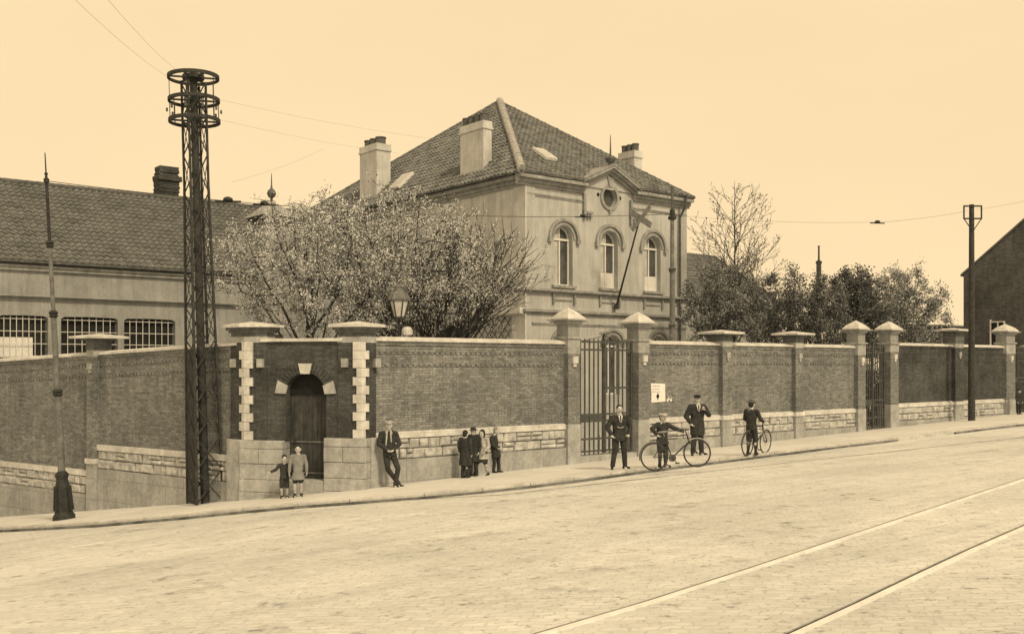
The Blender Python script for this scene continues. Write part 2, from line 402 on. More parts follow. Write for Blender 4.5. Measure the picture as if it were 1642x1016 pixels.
# ------------------------------------------------------------------ walls
def rubble(F, a0, a1, d, z0, z1, mb, rows_=2, z0b=None, z1b=None):
    """courses of rough stones, real blocks standing proud of a dark joint"""
    z0b = z0 if z0b is None else z0b; z1b = z1 if z1b is None else z1b
    for r in range(rows_):
        a = a0
        while a < a1-.05:
            w_ = random.uniform(.2, .62); b = min(a1, a+w_)
            if a1-b < .2: b = a1
            def zz(x, k):
                f = (x-a0)/(a1-a0); lo = z0+(z0b-z0)*f; hi = z1+(z1b-z1)*f; return lo+(hi-lo)*k
            g_ = .013
            split = random.random() < .28
            cells = [(0, 1)] if not split else [(0, .5), (.5, 1)]
            for c0, c1 in cells:
                k0 = (r+c0)/rows_; k1 = (r+c1)/rows_
                o_ = random.uniform(.012, .065)
                j = lambda s_=.014: random.uniform(-s_, s_)
                ptsb = []
                A, B = a+g_, b-g_
                back = [F.P(A, d-.05, zz(A, k0)+g_), F.P(B, d-.05, zz(B, k0)+g_), F.P(B, d-.05, zz(B, k1)-g_), F.P(A, d-.05, zz(A, k1)-g_)]
                ins = .035
                mid = [F.P(A+j(), d+.008, zz(A, k0)+g_+j(.008)), F.P(B+j(), d+.008, zz(B, k0)+g_+j(.008)), F.P(B+j(), d+.008, zz(B, k1)-g_+j(.008)), F.P(A+j(), d+.008, zz(A, k1)-g_+j(.008))]
                fr = [F.P(A+ins+j(), d+o_+j(.012), zz(A, k0)+g_+ins+j()), F.P(B-ins+j(), d+o_+j(.012), zz(B, k0)+g_+ins+j()), F.P(B-ins+j(), d+o_+j(.012), zz(B, k1)-g_-ins+j()), F.P(A+ins+j(), d+o_+j(.012), zz(A, k1)-g_-ins+j())]
                fs = [(8, 9, 10, 11)]
                for q in range(4):
                    q2 = (q+1) % 4; fs += [(q, q2, 4+q2, 4+q), (4+q, 4+q2, 8+q2, 8+q)]
                mb.add(back+mid+fr, fs)
            a = b
def dentils(F, a0, a1, d, z, mb, za=0.):
    a = a0
    while a < a1:
        zz = z+za*(a-a0)
        F.box(mb, a, min(a1, a+.105), d, d+.022, zz-.032, zz+.032); a += .17
def wall_run(name, F, a0, a1, ztop, zcop, label, bmat=None, th=.30, slope=0., zcop2=None, bevel=True, dz=0.0, mstone=None):
    """brick garden wall: slabs, rubble band, pale coping course, brick, string courses, capping"""
    zc = lambda a: zcop
    zt0, zt1 = ztop, ztop+slope*(a1-a0)
    r_ = root(name, F.P((a0+a1)/2, -.15, F.g((a0+a1)/2)), label, 'wall')
    m = MB(); F.box(m, a0, a1, -th, 0, zcop-.10, zt0-.10, None, zt1-.10); m.build('brickwork', bmat or M_brick, r_)
    m = MB()                               # brick string courses, dark slots between headers
    mj = MB()
    for dd in (.40, .72):
        dentils(F, a0, a1, 0., zt0-dd, m, slope)
        F.box(m, a0, a1, 0, .016, zt0-dd+.032, zt0-dd+.058, zt1-dd+.032, zt1-dd+.058)
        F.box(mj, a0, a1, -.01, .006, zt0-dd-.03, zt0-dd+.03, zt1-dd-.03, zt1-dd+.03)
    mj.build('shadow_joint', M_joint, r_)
    F.box(m, a0, a1, 0, .03, zt0-.2, zt0-.10, zt1-.2, zt1-.10)
    m.build('string_course', bmat or M_brick, r_)
    m = MB(); F.box(m, a0, a1, -th-.07, .085, zt0-.10, zt0-.035, zt1-.10, zt1-.035)
    m.prism([F.P(a0, -th-.07, zt0-.035), F.P(a0, .085, zt0-.035), F.P(a0, -th/2, zt0+.02)], F.P(a1, 0, zt1)-F.P(a0, 0, zt0))
    m.build('capping', M_light, r_)
    zlow = min(F.g(a0), F.g(a1))-.5
    m = MB(); x = a0
    while x < a1-.01:
        y = min(a1, x+1.8); y = a1 if a1-y < .5 else y
        F.box(m, x+.004, y-.004, -.02, .10, zcop-.115, zcop+.01)
        m.prism([F.P(x+.004, -.02, zcop+.012), F.P(x+.004, .10, zcop+.012), F.P(x+.004, -.02, zcop+.06)], F.P(y-.004, 0, 0)-F.P(x+.004, 0, 0)); x = y
    m.build('plinth_coping', M_light, r_)
    zr = zcop-.66
    m = MB(); F.box(m, a0, a1, -.2, .03, zr, zcop-.115); m.build('joint_backing', M_joint, r_)
    m = MB(); rubble(F, a0+.01, a1-.01, .045, zr, zcop-.12, m); m.build('rubble_band', M_rub, r_)
    m = MB(); F.box(m, a0, a1, -.2, .11, zlow, zr); m.build('plinth', M_plinth, r_)
    return r_
def pilaster(F, r_, a0, a1, zcop, ztop, capz, d=.18, slab=.38, mat_=None):
    m = MB(); F.box(m, a0, a1, -.36, d, zcop+.012, ztop-.14); p = m.build('pilaster', mat_ or M_brick, r_)
    m = MB(); F.box(m, a0-.004, a1+.004, -.37, d+.006, ztop-.14, ztop+.06); m.build('stone_block', M_stone, p)
    m = MB(); F.box(m, (a0+a1)/2-.09, (a0+a1)/2+.09, d, d+.07, ztop-.52, ztop-.33); F.box(m, (a0+a1)/2-.05, (a0+a1)/2+.05, d, d+.05, ztop-.62, ztop-.52)
    m.build('stone_bracket', M_stone, p)
    zl = F.g((a0+a1)/2)-.5
    m = MB(); F.box(m, a0-.012, a1+.012, -.3, d+.012, zl, zcop-.02); m.build('pilaster_base', M_plinth, p)
    m = MB(); F.box(m, a0-.03, a1+.03, -.3, d+.05, zcop-.12, zcop+.03); m.build('coping_block', M_light, p)
    c = (a0+a1)/2; h = slab; cz = capz
    m = MB(); F.box(m, a0-.02, a1+.02, -.38, d+.02, ztop+.05, cz-.16)
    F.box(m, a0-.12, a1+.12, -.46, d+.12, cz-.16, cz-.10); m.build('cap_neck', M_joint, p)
    m = MB(); q = [F.P(a0-h, -.13-.28-h*.9, 0), F.P(a1+h, -.13-.28-h*.9, 0), F.P(a1+h, d+h, 0), F.P(a0-h, d+h, 0)]
    lo = [v+Vector((0, 0, cz-.10)) for v in q]; hi = [v+Vector((0, 0, cz-.035)) for v in q]; m.hexa(lo+hi)
    ap = F.P(c, -.1, cz+.05); m.add(hi+[ap], [(0, 1, 4), (1, 2, 4), (2, 3, 4), (3, 0, 4), (3, 2, 1, 0)]); m.build('cap_slab', M_light, p)
    return p
def gate_pier(F, a0, a1, ztop, zcop, apex, label, d=.18, back=-.34):
    """square pier: stone base, brick shaft, stone head and pyramid cap"""
    r_ = root('gate_pier', F.P((a0+a1)/2, 0, F.g((a0+a1)/2)), label, 'gate pier', 'stone capped piers of the street wall')
    zl = F.g((a0+a1)/2)-.4; zs = ztop-.38
    m = MB(); F.box(m, a0, a1, back, d, zcop+.02, zs); m.build('brick_shaft', M_brick, r_)
    m = MB(); F.box(m, a0-.02, a1+.02, back-.02, d+.02, zl, zcop+.02); m.build('base', M_stone, r_, bevel=.01)
    m = MB(); F.box(m, a0-.01, a1+.01, back-.01, d+.01, zs, apex-.93); m.build('stone_head', M_stone, r_, bevel=.008)
    m = MB(); F.box(m, a0-.06, a1+.06, back-.06, d+.06, apex-.93, apex-.87); m.build('neck_band', M_stone, r_)
    m = MB(); F.box(m, a0+.01, a1-.01, back+.01, d-.01, apex-.87, apex-.50); m.build('neck', M_renderl, r_)
    m = MB(); F.box(m, (a0+a1)/2-.10, (a0+a1)/2+.10, d, d+.08, zs-.28, zs-.08); F.box(m, (a0+a1)/2-.06, (a0+a1)/2+.06, d, d+.05, zs-.38, zs-.28)
    m.build('stone_bracket', M_light, r_)
    m = MB(); c = (a0+a1)/2; dm = (back+d)/2
    for k, (e, z0, z1) in enumerate(((.05, -.50, -.45), (.14, -.445, -.41), (.20, -.395, -.36))):
        F.box(m, a0-e, a1+e, back-e, d+e, apex+z0, apex+z1-.002*k)
    m.build('cap_moulding', M_stone, r_)
    m = MB(); cn = F.P(c, dm, 0); lv_ = []
    for e, z in ((.12, -.358), (.12, -.325), (-.02, -.175)): lv_.append([F.P(x, y, apex+z) for x, y in ((a0-e, back-e), (a1+e, back-e), (a1+e, d+e), (a0-e, d+e))])
    for lo_, hi_ in zip(lv_, lv_[1:]): m.add(lo_+hi_, [(i, (i+1) % 4, 4+(i+1) % 4, 4+i) for i in range(4)])
    m.add(lv_[-1]+[F.P(c, dm, apex)], [(0, 1, 4), (1, 2, 4), (2, 3, 4), (3, 0, 4)]); m.add(lv_[0], [(3, 2, 1, 0)])
    m.build('pyramid_cap', M_light, r_)
    return r_
# heights of the three street stretches
ZT = (2.51, 2.56, 2.70); ZC = (.04, .07, .18)
a_start = FW.S(600); sP1a, sP1b = FW.S(911, .18), FW.S(930, .18); sP2a, sP2b = FW.S(1024, .18), FW.S(1041, .18)
sP3a, sP3b = FW.S(1376, .18), FW.S(1388, .18); sP4a, sP4b = FW.S(1428, .18), FW.S(1441, .18); sP5a, sP5b = FW.S(1614, .18), FW.S(1628, .18)
W1 = wall_run('garden_wall', FW, a_start, sP1a, ZT[0], ZC[0], 'long brick wall stretch between the corner gateway and the wide iron gate')
W2 = wall_run('garden_wall', FW, sP2b, sP3a, ZT[1], ZC[1], 'brick wall stretch with the white poster, between the two iron gates')
for x0, x1, top in ((1159, 1174, 531), (1276, 1288, 533)):
    pilaster(FW, W2, FW.S(x0, .18), FW.S(x1, .18), ZC[1], ZT[1], FW.Z((x0+x1)/2, top, 0), slab=.30)
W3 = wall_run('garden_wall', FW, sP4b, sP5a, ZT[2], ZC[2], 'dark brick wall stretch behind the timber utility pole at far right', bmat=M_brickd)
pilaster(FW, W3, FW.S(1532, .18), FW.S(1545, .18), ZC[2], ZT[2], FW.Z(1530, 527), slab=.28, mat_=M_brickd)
P1 = gate_pier(FW, sP1a, sP1b, ZT[0], ZC[0], FW.Z(905, 492), 'pyramid capped pier on the left of the wide iron gate')
P2 = gate_pier(FW, sP2a, sP2b, ZT[1], ZC[1], FW.Z(1018, 499), 'pyramid capped pier on the right of the wide iron gate')
P3 = gate_pier(FW, sP3a, sP3b, ZT[1], ZC[1], FW.Z(1371, 513), 'pyramid capped pier on the left of the narrow far gate')
P4 = gate_pier(FW, sP4a, sP4b, ZT[2], ZC[2], FW.Z(1433, 515), 'pyramid capped pier on the right of the narrow far gate')
P5 = gate_pier(FW, sP5a, sP5b, ZT[2], ZC[2], FW.Z(1612, 519), 'rightmost pyramid capped pier, at the far end of the wall')
# wall going on beyond the last pier
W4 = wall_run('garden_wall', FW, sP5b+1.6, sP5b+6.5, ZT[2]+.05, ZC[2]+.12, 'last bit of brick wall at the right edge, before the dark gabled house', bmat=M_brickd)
# side street wall, stepping down the hill to the left
def ztl(a): return 2.42-.034*a
slL = -.034
aL = FL.S(160); aL2 = FL.S(148)
zcL1, zcL2 = FL.Z(250, 722), FL.Z(70, 748)
WL = root('garden_wall', FL.P(4, -.15, FL.g(4)), 'brick wall stepping down the side street at the left', 'wall')
def wall_part(F, r_, a0, a1, zt0, zt1, zcop, th=.3):
    m = MB(); F.box(m, a0, a1, -th, 0, zcop-.1, zt0-.10, None, zt1-.10); m.build('brickwork', M_brick, r_)
    sl = (zt1-zt0)/(a1-a0); m = MB(); mj = MB()
    for dd in (.40, .72):
        dentils(F, a0, a1, 0., zt0-dd, m, sl); F.box(m, a0, a1, 0, .016, zt0-dd+.032, zt0-dd+.058, zt1-dd+.032, zt1-dd+.058)
        F.box(mj, a0, a1, -.01, .006, zt0-dd-.03, zt0-dd+.03, zt1-dd-.03, zt1-dd+.03)
    mj.build('shadow_joint', M_joint, r_)
    F.box(m, a0, a1, 0, .03, zt0-.2, zt0-.10, zt1-.2, zt1-.10); m.build('string_course', M_brick, r_)
    m = MB(); F.box(m, a0, a1, -th-.07, .085, zt0-.10, zt0-.035, zt1-.10, zt1-.035)
    m.prism([F.P(a0, -th-.07, zt0-.035), F.P(a0, .085, zt0-.035), F.P(a0, -th/2, zt0+.02)], F.P(a1, 0, zt1)-F.P(a0, 0, zt0)); m.build('capping', M_light, r_)
    m = MB(); x = a0
    while x < a1-.01:
        y = min(a1, x+1.8); y = a1 if a1-y < .5 else y; F.box(m, x+.004, y-.004, -.02, .10, zcop-.115, zcop+.05); x = y
    m.build('plinth_coping', M_light, r_)
    zr = zcop-.66; zl = min(F.g(a0), F.g(a1))-.5
    m = MB(); F.box(m, a0, a1, -.2, .03, zr, zcop-.115); m.build('joint_backing', M_joint, r_)
    m = MB(); rubble(F, a0+.01, a1-.01, .045, zr, zcop-.12, m); m.build('rubble_band', M_rub, r_)
    m = MB(); F.box(m, a0, a1, -.2, .11, zl, zr); m.build('plinth', M_plinth, r_)
wall_part(FL, WL, .30, aL, ztl(.3), ztl(aL), zcL1)
wall_part(FL, WL, aL2, 26, ztl(aL2), ztl(26), zcL2)
pl = pilaster(FL, WL, aL, aL2, (zcL1+zcL2)/2, ztl((aL+aL2)/2), FL.Z(158, 537), slab=.36)

# corner gateway
W_ = (C2-C1).length
GW = root('corner_gateway', FC.P(W_/2, -.2, FC.g(W_/2)), 'splayed brick corner with arched wooden door and two flat capped piers', 'gateway')
aD0, aD1 = FC.S(458), FC.S(523)
zImp, zCrown = FC.Z(490, 630), FC.Z(488, 597); zTopC = FC.Z(480, 541)
zB1, zB2 = FC.Z(420, 705), FC.Z(566, 702)
m = MB(); th = .42; cxd = (aD0+aD1)/2; rad = (aD1-aD0)/2
zsp = zCrown-rad
nA = 16; arc = [(cxd-rad*math.cos(math.pi*k/nA), zsp+rad*math.sin(math.pi*k/nA)) for k in range(nA+1)]
rx0, rx1 = FC.S(425), FC.S(545)
FC.box(m, rx0, aD0, -th, 0, zB1-.02, zTopC-.1); FC.box(m, aD1, rx1, -th, 0, zB2-.02, zTopC-.1)
for k in range(nA):
    (x0, z0), (x1, z1) = arc[k], arc[k+1]
    m.hexa([FC.P(x0, -th, z0), FC.P(x1, -th, z1), FC.P(x1, 0, z1), FC.P(x0, 0, z0), FC.P(x0, -th, zTopC-.1), FC.P(x1, -th, zTopC-.1), FC.P(x1, 0, zTopC-.1), FC.P(x0, 0, zTopC-.1)])
m.build('arch_wall', M_brickd, GW)
m = MB()                                  # voussoir ring of bricks
for k in range(22):
    a = math.pi*(k+.08)/22; b = math.pi*(k+.92)/22; r0, r1 = rad+.0, rad+.24
    q = [(cxd-r_*math.cos(t_), zsp+r_*math.sin(t_)) for r_, t_ in ((r0, a), (r0, b), (r1, b), (r1, a))]
    m.prism([FC.P(x, 0, z) for x, z in q], FC.P(0, .03, 0)-FC.P(0, 0, 0))
m.build('brick_arch', M_brickd, GW)
def wedge(F, cx, cz, ang, r0, r1, half, d):
    q = [(cx+r_*math.sin(ang+t_), cz+r_*math.cos(ang+t_)) for r_, t_ in ((r0, -half), (r0, half), (r1, half), (r1, -half))]
    mm = MB(); mm.prism([F.P(x, 0, z) for x, z in q], F.P(0, d, 0)-F.P(0, 0, 0)); return mm
wedge(FC, cxd, zsp, 0, rad-.02, rad+.25, .23, .06).build('keystone', M_light, GW)
for sgn in (-1, 1):
    wedge(FC, cxd, zsp, sgn*1.33, rad-.02, rad+.28, .20, .055).build('springer_stone', M_stone, GW)
m = MB(); FC.box(m, rx0-.1, rx1+.1, -th-.06, .07, zTopC-.1, zTopC-.02); m.build('capping', M_light, GW)
# stone base blocks
for n_, (x0, x1, zb) in enumerate(((384, 457, zB1), (523, 612, zB2))):
    m = MB(); a0, a1 = FC.S(x0), FC.S(x1); zl = FC.g(a0 if n_ == 0 else a1)-.6
    a1 = min(a1, W_+.18) if n_ else a1; a0 = max(a0, -.12) if not n_ else a0
    hgt = (zb-(-1.95)); zs_ = [zb, zb-.22, zb-.60, zb-1.0, zb-1.32, -2.6]
    for i in range(5):
        cut = [a0, a1] if i in (0, 3) else [a0, a0+(a1-a0)*(.45 if i % 2 else .62), a1]
        for c0, c1 in zip(cut, cut[1:]): FC.box(m, c0+.004, c1-.004, -th, .16+.012*(i % 2)+(.03 if i > 3 else 0), zs_[i+1]+.004, zs_[i]-.004)
    m.build('stone_base', M_stone, GW, bevel=.012)
# piers with quoins on the two outer corners
def grow_(poly, k):
    c = sum((q for q in poly), Vector())/len(poly)
    return [c+(q-c).normalized()*((q-c).length+k) for q in poly]
def corner_pier(apx, zb, capx0, capx1, captop, F2, sgn):
    """apx: a-coordinate of the pier's outer corner on the splay; F2: frame of the wall going away"""
    ca = FC.S(apx); hw = .46
    b0, b1 = (ca-.05, ca+hw) if sgn < 0 else (ca-hw, ca+.05)
    m = MB(); zt = FC.Z(apx, 549)
    # wedge-shaped plan following both walls
    if sgn < 0: poly = [FC.P(rx0+.05, .02, 0), FC.P(0, .06, 0), FL.P(.55, .06, 0), FL.P(.55, -.38, 0), FC.P(rx0+.05, -.42, 0)]
    else: poly = [FC.P(rx1-.05, -.42, 0), FW.P(a_start+.02, -.38, 0), FW.P(a_start+.02, .06, 0), FC.P(W_+.02, .06, 0), FC.P(rx1-.05, .02, 0)]
    P_ = [p+Vector((0, 0, zb)) for p in poly]; m.prism(P_, (0, 0, zt-zb))
    p = m.build('corner_pier', M_brickd if sgn < 0 else M_brickd, GW)
    m = MB(); m.prism([q+Vector((0, 0, zt)) for q in grow_(poly, .015)], (0, 0, .15)); m.build('stone_head', M_stone, p)
    cpt = sum((q for q in poly), Vector())/5; cpt.z = 0
    ex = .17
    def grow(k, z): return [cpt+(q-cpt).normalized()*((q-cpt).length+k)+Vector((0, 0, z)) for q in poly]
    zc = captop
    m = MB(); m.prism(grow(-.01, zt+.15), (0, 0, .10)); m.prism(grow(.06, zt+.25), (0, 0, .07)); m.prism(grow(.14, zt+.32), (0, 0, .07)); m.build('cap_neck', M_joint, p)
    m = MB(); lo = grow(.24, zt+.39); m.prism(lo, (0, 0, .07)); hi = [v+Vector((0, 0, .07)) for v in lo]; ap = cpt+Vector((0, 0, zt+.55)); m.add(hi+[ap], [(i, (i+1) % 5, 5) for i in range(5)]); m.build('cap_slab', M_light, p)
    # quoins: alternate long and short blocks wrapping the outer corner
    ncs = FC.P(0, .06, 0) if sgn < 0 else FC.P(W_+.02, .06, 0)
    u1 = Vector((cdv.x, cdv.y, 0)).normalized()*(1 if sgn < 0 else -1)
    u2 = Vector((LD.x, LD.y, 0)) if sgn < 0 else Vector((U.x, U.y, 0))
    n1 = Vector((FC.n.x, FC.n.y, 0)); n2 = Vector((F2.n.x, F2.n.y, 0))
    k = 0; z = zb; H_ = (zt+.02-zb)/11
    m = MB()
    while k < 11:
        l1, l2 = ((.22, .10), (.12, .20))[k % 2]
        if k == 9: l1, l2 = .22, .20
        z0, z1 = z+.004, z+H_-.004; o_ = (n1+n2).normalized()*.045
        A = ncs+u1*l1; B = ncs+u2*l2
        pl = [A+n1*.035, ncs+o_, B+n2*.035, B-n2*.1, ncs-o_*2, A-n1*.1]
        m.prism([q+Vector((0, 0, z0)) for q in pl], (0, 0, z1-z0))
        z += H_; k += 1
    m.build('quoins', M_light, p)
    zq = zb+H_*8.6
    for uu, nn, F_ in ((u1, n1, FC), (u2, n2, F2)):
        m = MB(); b = ncs+uu*.36; m.bar(b+Vector((0, 0, zq)), b+uu*.16+Vector((0, 0, zq)), .16, .22)
        m.build('stone_bracket', M_stone, p)
corner_pier(392, zB1, 355, 432, 512, FL, -1)
corner_pier(590, zB2, 535, 620, 510, FW, 1)
# side-street pier base
m = MB(); FL.box(m, -.05, .6, -.3, .16, FL.g(.3)-.6, zB1); m.build('stone_base', M_stone, GW, bevel=.012)
m = MB(); FW.box(m, FW.S(590), FW.S(613), -.3, .16, FW.g(a_start)-.6, zB2); m.build('stone_base', M_stone, GW, bevel=.012)
# door
zsill = FC.Z(500, 769)
DR = MB(); a = aD0
while a < aD1-.01:
    b = min(aD1, a+.125); mid = (a+b)/2; zt = zsp+math.sqrt(max(0, rad**2-(mid-cxd)**2))
    FC.box(DR, a+.003, b-.003, -.30, -.26, zsill, zt); a = b
dr = DR.build('door', M_wood, GW)
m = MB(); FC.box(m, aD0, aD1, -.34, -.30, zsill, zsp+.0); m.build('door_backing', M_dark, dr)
for zr0, zr1 in ((FC.Z(490, 709)-.02, FC.Z(490, 709)+.015), (zsill+.13, zsill+.165)):
    m = MB(); FC.box(m, aD0, aD1, -.26, -.235, zr0, zr1); m.build('door_rail', M_pole, dr)
m = MB(); pts = [(cxd-rad*math.cos(math.pi*k/12), zsp+rad*math.sin(math.pi*k/12)) for k in range(13)]
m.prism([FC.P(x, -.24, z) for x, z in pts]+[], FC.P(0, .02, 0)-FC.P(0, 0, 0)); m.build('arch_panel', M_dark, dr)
m = MB(); m.tube([FC.P(aD0+.16, -.24, zsill+1.02), FC.P(aD0+.16, -.20, zsill+1.02), FC.P(aD0+.16, -.20, zsill+.9)], .014); m.build('handle', M_iron, dr)
m = MB(); FC.box(m, aD0, aD1, -.4, .13, FC.g(aD0)-.6, zsill); m.build('doorstep', M_stone, GW, bevel=.015)

# ------------------------------------------------------------------ buildings: helpers
from mathutils.geometry import tessellate_polygon
def wall_holes(F, a0, a1, z0, z1, holes, reveal=.3, d=0.):
    """front face of a wall with real openings and their reveals"""
    outer = [(a0, z0), (a1, z0), (a1, z1), (a0, z1)]
    loops = [outer]+holes; flat = [p for l in loops for p in l]
    tris = tessellate_polygon([[Vector((x, z, 0)) for x, z in l] for l in loops])
    m = MB(); m.add([F.P(x, d, z) for x, z in flat], [tuple(t) for t in tris])
    for h in holes:
        n = len(h); v = [F.P(x, d, z) for x, z in h]+[F.P(x, d-reveal, z) for x, z in h]
        m.add(v, [(i, (i+1) % n, n+(i+1) % n, n+i) for i in range(n)])
    return m
def arch_loop(c, hw, z0, ztop, n=14):
    zs = ztop-hw
    return [(c-hw, z0), (c+hw, z0)]+[(c+hw*math.cos(math.pi*k/n), zs+hw*math.sin(math.pi*k/n)) for k in range(n+1)]
def arc_band(F, c, zs, r0, r1, d0, d1, m, a_=0, b_=math.pi, n=18):
    for k in range(n):
        t0 = a_+(b_-a_)*k/n; t1 = a_+(b_-a_)*(k+1)/n
        q = [(c+r_*math.cos(t_), zs+r_*math.sin(t_)) for r_, t_ in ((r0, t0), (r1, t0), (r1, t1), (r0, t1))]
        m.hexa([F.P(x, d0, z) for x, z in q]+[F.P(x, d1, z) for x, z in q])
def tile_roof(poly, tw=.25, th=.31, lift=.05, seed=1):
    """pantiles as real relief over a planar polygon; poly[0]->poly[1] is the eave"""
    rnd = random.Random(seed)
    P = [Vector(p) for p in poly]; e = (P[1]-P[0]).normalized()
    nn = (P[1]-P[0]).cross(P[2]-P[0]).normalized()
    if nn.z < 0: nn = -nn
    g = nn.cross(e);
    if g.z < 0: g = -g
    us = [(p-P[0]).dot(e) for p in P]; vs = [(p-P[0]).dot(g) for p in P]
    u0, u1, v1 = min(us), max(us), max(vs)
    prof = [0, .012, .040, .050, .040, .012]
    m = MB(); nu = int((u1-u0)/tw)+1; nv = int(v1/th)+1
    for r in range(nv):
        o = len(m.v); jit = [rnd.uniform(-.012, .012) for _ in range(nu+1)]
        for row, (v, hb) in enumerate(((r*th-.03, -.0), (r*th-.03, .045), ((r+1)*th, .0))):
            for c in range(nu*6+1):
                k = c//6; j = jit[min(k, nu)]
                h = (prof[c % 6]*1.35 + hb + (j*.5 if row == 1 else 0)) if row else -.02
                m.v.append(tuple(P[0]+e*(u0+c*tw/6)+g*(v+(j if row < 2 else 0))+nn*h))
        w_ = nu*6+1
        for row in range(2):
            for c in range(w_-1): a = o+row*w_+c; m.f.append((a, a+1, a+w_+1, a+w_))
    return m, P, nn
def clip_roof(o, P, nn):
    b = bmesh.new(); b.from_mesh(o.data); loc = parent_world(o.parent) if o.parent else Vector()
    cen = sum(P, Vector())/len(P)
    for i in range(1, len(P)):
        a, c = P[i], P[(i+1) % len(P)]; pn = (c-a).cross(nn).normalized()
        if (cen-a).dot(pn) > 0: pn = -pn
        bmesh.ops.bisect_plane(b, geom=b.verts[:]+b.edges[:]+b.faces[:], plane_co=a-loc, plane_no=pn, clear_outer=True)
    b.to_mesh(o.data); b.free()
def roof_face(name, poly, m_, parent, seed=1, **kw):
    m, P, nn = tile_roof(poly, seed=seed, **kw); o = m.build(name, m_, parent, fix=False); clip_roof(o, P, nn)
    return o
def ridge_tiles(a, b, parent, name='ridge_tiles', r=.15, step=.4, m_=None):
    a, b = Vector(a), Vector(b); m = MB(); n = int((b-a).length/step)
    for i in range(n):
        p = a.lerp(b, i/n); q = a.lerp(b, (i+1.12)/n); m.tube([p, q], [r*1.08, r*.95], n=10)
    return m.build(name, m_ or M_hip, parent)
def chimney(F, a0, a1, d0, d1, z0, z1, parent, mm, pots=4, pot_h=.2, name='chimney'):
    m = MB(); F.box(m, a0, a1, d0, d1, z0, z1); c = m.build(name, mm, parent)
    m = MB(); F.box(m, a0-.05, a1+.05, d0-.05, d1+.05, z1-.30, z1-.22); F.box(m, a0-.02, a1+.02, d0-.02, d1+.02, z1-.22, z1+.02); m.build('crown', mm, c)
    for k in range(pots):
        x = a0+(a1-a0)*(k+.5)/pots; p = F.P(x, (d0+d1)/2, z1)
        m = MB(); rr = min((a1-a0)/pots*.46, abs(d1-d0)*.48); m.lathe([(rr*.9, 0), (rr, .02), (rr, pot_h*.8), (rr*1.12, pot_h*.85), (rr*1.1, pot_h), (rr*.75, pot_h), (rr*.7, pot_h*.3)], p); m.build('chimney_pot', M_pot, c)
    return c

# ------------------------------------------------------------------ two storey school house
D2 = 29.0
FM = main_frame(D2); s0, s1 = FM.S(843), FM.S(1100); FS = side_frame(s0); FR = side_frame(s1)
DB = 48.0
SH = root('school_house', FM.P((s0+s1)/2, 0, FM.g(s0)), 'two storey rendered house with hipped tile roof and small pediment behind the wall', 'house')
zE = FM.Z(845, 276); zFr = FM.Z(843, 308); zL1 = FM.Z(843, 461); zL2 = FM.Z(847, 495); zL3 = FM.Z(848, 516)
zB = FM.g(s0)-.5
wins = []
for cx_, x0, x1, yt, yb in ((903, 889, 917.5, 362, 457.5), (977, 963, 991, 371.5, 463), (1046, 1033, 1060, 379.5, 467)):
    a0, a1 = FM.S(x0), FM.S(x1); c = (a0+a1)/2; wins.append((c, (a1-a0)/2, FM.Z(cx_, yb), FM.Z(cx_, yt)))
hw = sum(w_[1] for w_ in wins)/3; zw0 = sum(w_[2] for w_ in wins)/3; zw1 = sum(w_[3] for w_ in wins)/3
holes = [arch_loop(c, hw, zw0, zw1) for c, *_ in wins]
low_c = [wins[0][0], FM.S(982), FM.S(1055)]
zl1 = FM.Z(982, 538); zl0 = zl1-2.4
holes += [arch_loop(c, hw*.85, zl0, zl1) for c in low_c]
oc = FM.S(977); oz = FM.Z(977, 317); orr = .40
zGab = FM.Z(978, 270)
holes.append([(oc+orr*math.cos(2*math.pi*k/24), oz+orr*math.sin(2*math.pi*k/24)) for k in range(24)])
m = wall_holes(FM, s0, s1, zB, zE+.02, holes, reveal=.34)
# remaining wall faces: left side, right side, back
m.add([FR.P(D2, 0, zB), FR.P(DB, 0, zB), FR.P(DB, 0, zE), FR.P(D2, 0, zE)], [(0, 1, 2, 3)])
m.add([FS.P(DB, 0, zB), FR.P(DB, 0, zB), FR.P(DB, 0, zE), FS.P(DB, 0, zE)], [(0, 1, 2, 3)])
m.build('wall', M_render, SH, fix=False)
m = MB(); m.prism([FS.P(D2+.001, 0, zB), FS.P(DB, 0, zB), FS.P(DB, 0, zE), FS.P(D2+.001, 0, zE)], FS.P(0, -.05, 0)-FS.P(0, 0, 0)); m.build('side_wall', M_render2, SH)  # paler than the front wall, brightness painted in to offset weak sun here
m = MB(); m.prism([FM.P(s0+.05, -1.2, zB), FM.P(s1-.05, -1.2, zB), FM.P(s1-.05, -1.2, zE), FM.P(s0+.05, -1.2, zE)], FM.P(0, -.04, 0)-FM.P(0, 0, 0)); m.build('inner_wall', M_dark, SH)
